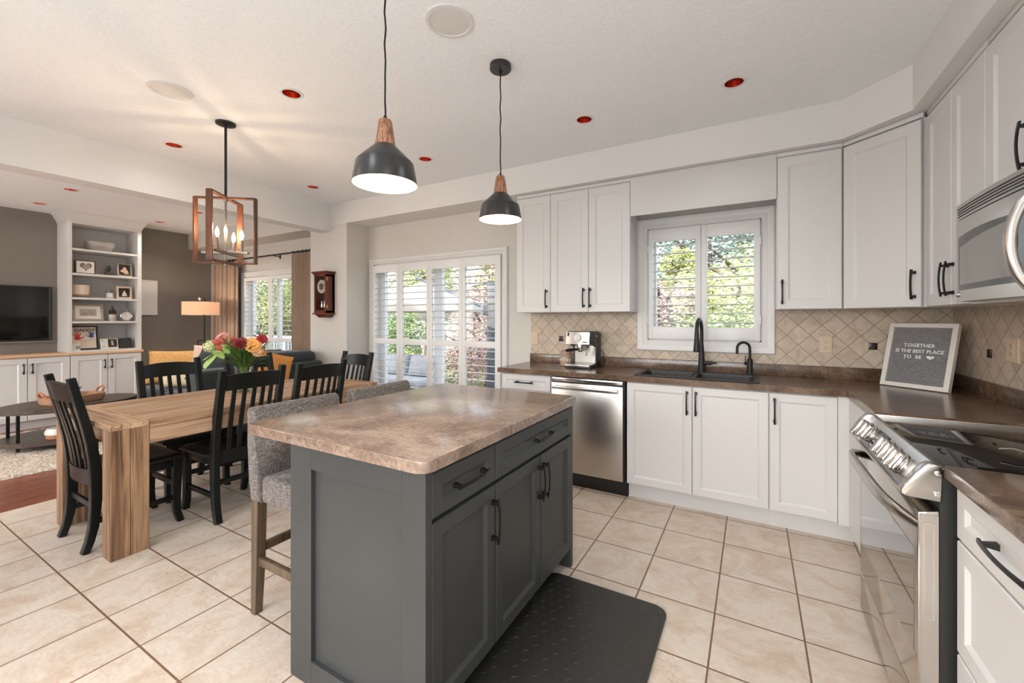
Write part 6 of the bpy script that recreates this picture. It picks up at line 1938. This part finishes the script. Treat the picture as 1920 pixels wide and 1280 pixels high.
for x, y in ((-6.95, 2.42), (-4.66, 2.04), (-6.95, 3.18), (-4.66, 3.18)):
    MB().box(x - 0.03, x + 0.03, y - 0.03, y + 0.03, 0.001, 0.105).build('foot', BLACK, sf, smooth=0)
MB().pillow(0.80, 0.42, 0.24, Matrix.Translation((-5.45, 2.98, 0.76)) @ Matrix.Rotation(radians(-14), 4, 'X')).build('back_cushion', NAVY, sf, smooth=80)
MB().pillow(0.80, 0.40, 0.24, Matrix.Translation((-6.45, 2.98, 0.70)) @ Matrix.Rotation(radians(-14), 4, 'X')).build('back_cushion', NAVY, sf, smooth=80)
MB().box(-5.02, -4.60, 2.50, 3.22, 0.79, 0.955, 0.075, 5).build('back_cushion', NAVY, sf, smooth=80)
def throw(label, w, h, t, loc, rz, rx, m, ry=0):
    M = Matrix.Translation(loc) @ Matrix.Rotation(radians(rz), 4, 'Z') @ Matrix.Rotation(radians(rx), 4, 'X') @ Matrix.Rotation(radians(ry), 4, 'Y')
    o = MB().pillow(w, h, t, M).build('throw_pillow', m, None, smooth=80)
    tag(o, label, 'pillow', 'throw pillows on the sofa')
throw('large mustard pillow at the left end of the sofa', 0.72, 0.46, 0.20, (-6.92, 2.72, 0.685), 50, -18, MUSTARD)
throw('cream striped knit pillow in front of the mustard one', 0.50, 0.36, 0.16, (-6.45, 2.60, 0.62), 48, -22, CREAMK)
throw('blush pillow showing above the mustard one', 0.44, 0.36, 0.16, (-6.62, 2.96, 0.80), 40, -16, BLUSH)
throw('dark round-edged pillow beside the cream one', 0.46, 0.42, 0.18, (-5.98, 2.70, 0.70), 42, -18, NAVY, 20)
throw('orange pillow hanging over the sofa back behind a chair', 0.36, 0.34, 0.12, (-4.51, 2.64, 0.80), 88, -12, mat('orange_fabric', lin(216, 146, 76), 0.9), 18)
# ------------------------------------------------------------------ garden side
DECK = wood('grey_deck_boards', lin(120, 112, 104), lin(148, 140, 132), lin(168, 160, 152), axis='x', rough=0.8, world=True, knots=False)
dk = MB()
for i in range(26):
    dk.box(-16, 3.0, YW + 0.2 + i * 0.145, YW + 0.2 + i * 0.145 + 0.138, -0.19, -0.15)
tag(dk.build('deck', DECK, smooth=0), kind='structure')
tag(MB().box(-40, 30, YW + 0.17, 60, -0.9, -0.6).build('lawn', nmat('grass', [(0.3, lin(86, 100, 66)), (0.7, lin(120, 132, 92))], 6, world=True, rough=1.0)), kind='structure')

def railing(label, x0, x1, y):
    r = thing('deck_railing', label, 'railing', ((x0 + x1) / 2, y, -0.15))
    rm = MB().box(x0, x1, y - 0.03, y + 0.03, 0.84, 0.90, 0.004).box(x0, x1, y - 0.02, y + 0.02, 0.0, 0.05)
    rm.build('rail', mat('white_rail', lin(226, 224, 222), 0.5), r, smooth=0)
    n = int((x1 - x0) / 0.12)
    for i in range(n + 1):
        x = x0 + (x1 - x0) * i / n
        w = 0.045 if i % 12 == 0 else 0.016
        MB().box(x - w, x + w, y - w, y + w, -0.15, 0.84).build('baluster', mat_bal, r, smooth=0)
mat_bal = mat('grey_baluster', lin(150, 156, 164), 0.5)
railing('white deck railing with grey balusters outside the family room window', -13.2, -8.6, 6.3)
nb = thing('neighbor_wall', 'pale grey sided house wall outside the family room window', 'house', (-17.0, 8.0, -0.6))
sd_ = MB()
for i in range(34):
    z = -0.6 + i * 0.15
    sd_.hull8([(-20.5, 8.0, z), (-15.2, 8.0, z), (-15.2, 8.2, z), (-20.5, 8.2, z), (-20.5, 8.03, z + 0.15), (-15.2, 8.03, z + 0.15), (-15.2, 8.2, z + 0.15), (-20.5, 8.2, z + 0.15)])
sd_.build('siding', mat('pale_siding', lin(196, 202, 212), 0.7), nb, smooth=0)
MB().box(-15.4, -15.15, 7.94, 8.0, -0.6, 4.5).build('corner_board', TRIM, nb, smooth=0)

def tree(label, name, x, y, h, r, m, n, seed, zc=None, squash=1.0, trunk=True, leafs=0.10):
    R_ = random.Random(seed)
    t = thing(name, label, 'tree' if trunk else 'shrub', (x, y, -0.6), 0, 'trees and shrubs in the garden')
    zc = zc if zc is not None else h - r
    if trunk:
        tm = MB().tube([(x, y, -0.6), (x + 0.1, y, zc * 0.5), (x, y, zc + r * 0.3)], [0.16, 0.12, 0.05], 10)
        for k in range(7):
            a = R_.uniform(0, 2 * pi); z = zc - r * 0.5 + r * 0.18 * k
            tm.tube([(x, y, z), (x + r * 0.35 * cos(a), y + r * 0.35 * sin(a), z + r * 0.25), (x + r * 0.75 * cos(a), y + r * 0.75 * sin(a), z + r * 0.45)], [0.05, 0.035, 0.012], 6)
        tm.build('trunk', BARK, t, smooth=60)
    lobes = [(x + R_.uniform(-.6, .6) * r, y + R_.uniform(-.6, .6) * r, zc + R_.uniform(-.7, .7) * r * squash, r * R_.uniform(.3, .55)) for _ in range(14)] + [(x, y, zc, r * 0.7)]
    V, Fc = [], []
    for i in range(n):
        L = lobes[i % len(lobes)]
        d = Vector((R_.gauss(0, 1), R_.gauss(0, 1), R_.gauss(0, 1))).normalized()
        p = Vector(L[:3]) + d * L[3] * R_.uniform(0.7, 1.05)
        q = (d + Vector((R_.gauss(0, .7), R_.gauss(0, .7), R_.gauss(0, .7)))).normalized().to_track_quat('Z', 'Y').to_matrix()
        s_ = leafs * R_.uniform(0.6, 1.25)
        k = len(V)
        for u, v, w in ((-0.5, 0, 0), (0, -0.28, 0.06), (0.5, 0, 0), (0, 0.28, 0.06)):
            V.append(p + q @ Vector((u * s_, v * s_, w * s_)) - Vector((x, y, -0.6)))
        Fc.append((k, k + 1, k + 2, k + 3))
    me = bpy.data.meshes.new('crown')
    me.from_pydata([tuple(v) for v in V], [], Fc)
    me.materials.append(m)
    o = bpy.data.objects.new('crown', me)
    COL.objects.link(o)
    o.parent = t
    return t
# seen through the sink window
tree('lime green tree right of centre outside the sink window', 'lime_tree', -0.25, 8.8, 3.4, 1.0, LEAF_Y, 9000, 1, zc=1.6, leafs=0.075)
tree('copper leaved tree left outside the sink window', 'copper_tree', -1.62, 8.9, 3.2, 0.85, LEAF_R, 9000, 2, zc=1.35, leafs=0.07)
tree('blue green tree behind the garden, outside the sink window', 'dark_tree', -1.2, 14.6, 8.0, 2.8, LEAF_D, 18000, 3, zc=2.9, leafs=0.15)
tree('bright green shrub low outside the sink window', 'garden_shrub', -0.55, 7.0, 1.4, 0.75, LEAF_G, 6000, 4, zc=0.65, trunk=False, leafs=0.06)
tree('slim lime green tree left of the middle outside the sink window', 'lime_tree', -1.5, 11.0, 5.0, 0.62, LEAF_Y, 5000, 14, zc=2.55, leafs=0.085)
# seen through the patio door
tree('copper leaved tree right outside the patio door, behind the umbrella', 'copper_tree', -6.6, 10.0, 3.4, 1.75, LEAF_R, 14000, 5, zc=1.0, leafs=0.08)
tree('lime green tree beyond the patio umbrella', 'lime_tree', -11.6, 13.0, 5.6, 2.0, LEAF_Y, 12000, 6, zc=3.3, leafs=0.11)
tree('green shrub outside the left half of the patio door', 'garden_shrub', -8.9, 9.0, 1.8, 0.9, LEAF_G, 6000, 7, zc=0.8, trunk=False, leafs=0.08)
tree('lime green shrub low outside the patio door', 'garden_shrub', -7.3, 8.0, 1.0, 0.6, LEAF_Y, 4000, 8, zc=-0.1, trunk=False, leafs=0.07)
tree('lime green tree far behind the copper tree of the patio', 'lime_tree', -8.6, 14.6, 5.4, 1.7, LEAF_Y, 10000, 9, zc=3.2, leafs=0.14)
# seen through the family room window
tree('bright green tree outside the family room window', 'green_tree', -16.2, 9.9, 4.6, 1.4, LEAF_G, 9000, 10, zc=1.5, leafs=0.09)
tree('lime green tree outside the right half of the family room window', 'lime_tree', -14.5, 8.9, 4.6, 1.3, LEAF_Y, 9000, 12, zc=1.9, leafs=0.085)

# cantilever umbrella on the deck
um = thing('patio_umbrella', 'pale cantilever umbrella with a dark mast outside the patio door', 'umbrella', (-4.12, 6.3, -0.15))
MB().box(-4.42, -3.82, 6.0, 6.6, -0.149, -0.09, 0.01).build('base', mat('dark_umbrella_metal', lin(74, 80, 88), 0.4), um, smooth=0)
UMB = bpy.data.materials['dark_umbrella_metal']
MB().tube([(-4.12, 6.3, -0.1), (-4.12, 6.3, 2.02)], 0.075, 16).build('mast', UMB, um)
MB().tube([(-4.12, 6.26, 1.50), (-5.1, 6.42, 1.85), (-6.2, 6.6, 2.22)], 0.032, 10).tube([(-4.12, 6.3, 2.0), (-5.1, 6.42, 1.88)], 0.014, 8).build('arm', UMB, um)
MB().box(-4.24, -4.10, 6.15, 6.24, 1.40, 1.60, 0.01).build('crank_box', UMB, um)
cn_ = MB()
n = 8
apex = (-6.0, 6.6, 2.12)
ringp = [(-6.0 + 1.35 * cos(2 * pi * (k + .5) / n), 6.6 + 1.35 * sin(2 * pi * (k + .5) / n), 1.62) for k in range(n)]
va_ = cn_.v(apex)
rv = cn_.ring(ringp)
rl = cn_.ring([(p[0], p[1], p[2] - 0.14) for p in ringp])
for k in range(n):
    cn_.f([rv[k], rv[(k + 1) % n], va_])
    cn_.f([rl[k], rl[(k + 1) % n], rv[(k + 1) % n], rv[k]])
cn_.build('canopy', mat('pale_canopy', lin(214, 206, 196), 0.85), um, smooth=0, solid=0.006)
# outdoor sofa
od = thing('outdoor_sofa', 'low outdoor sofa with pale grey cushions on the deck', 'sofa', (-5.7, 5.7, -0.15))
MB().box(-6.35, -5.05, 5.35, 6.05, -0.149, 0.12, 0.02).build('frame', mat('dark_rattan', lin(70, 64, 60), 0.8), od)
MB().box(-6.32, -5.08, 5.36, 6.02, 0.121, 0.27, 0.05, 4).build('seat_cushion', PALEFAB, od, smooth=70)
for x in (-6.0, -5.4):
    MB().pillow(0.6, 0.42, 0.2, Matrix.Translation((x, 5.9, 0.46)) @ Matrix.Rotation(radians(-14), 4, 'X')).build('back_cushion', PALEFAB, od, smooth=80)
# back fence
fe = thing('garden_fence', 'grey board fence at the back of the garden', 'fence', (-4, 16.8, -0.6))
fm = MB()
for i in range(110):
    x = -19 + i * 0.25
    fm.box(x, x + 0.235, 16.8, 16.83, -0.6, 1.25)
fm.build('fence_boards', mat('grey_fence', lin(150, 146, 142), 0.8), fe, smooth=0)
MB().box(-19, 8.5, 16.84, 16.9, 0.9, 1.0).box(-19, 8.5, 16.84, 16.9, -0.2, -0.1).build('fence_rail', mat('grey_fence_rail', lin(140, 136, 132), 0.8), fe, smooth=0)
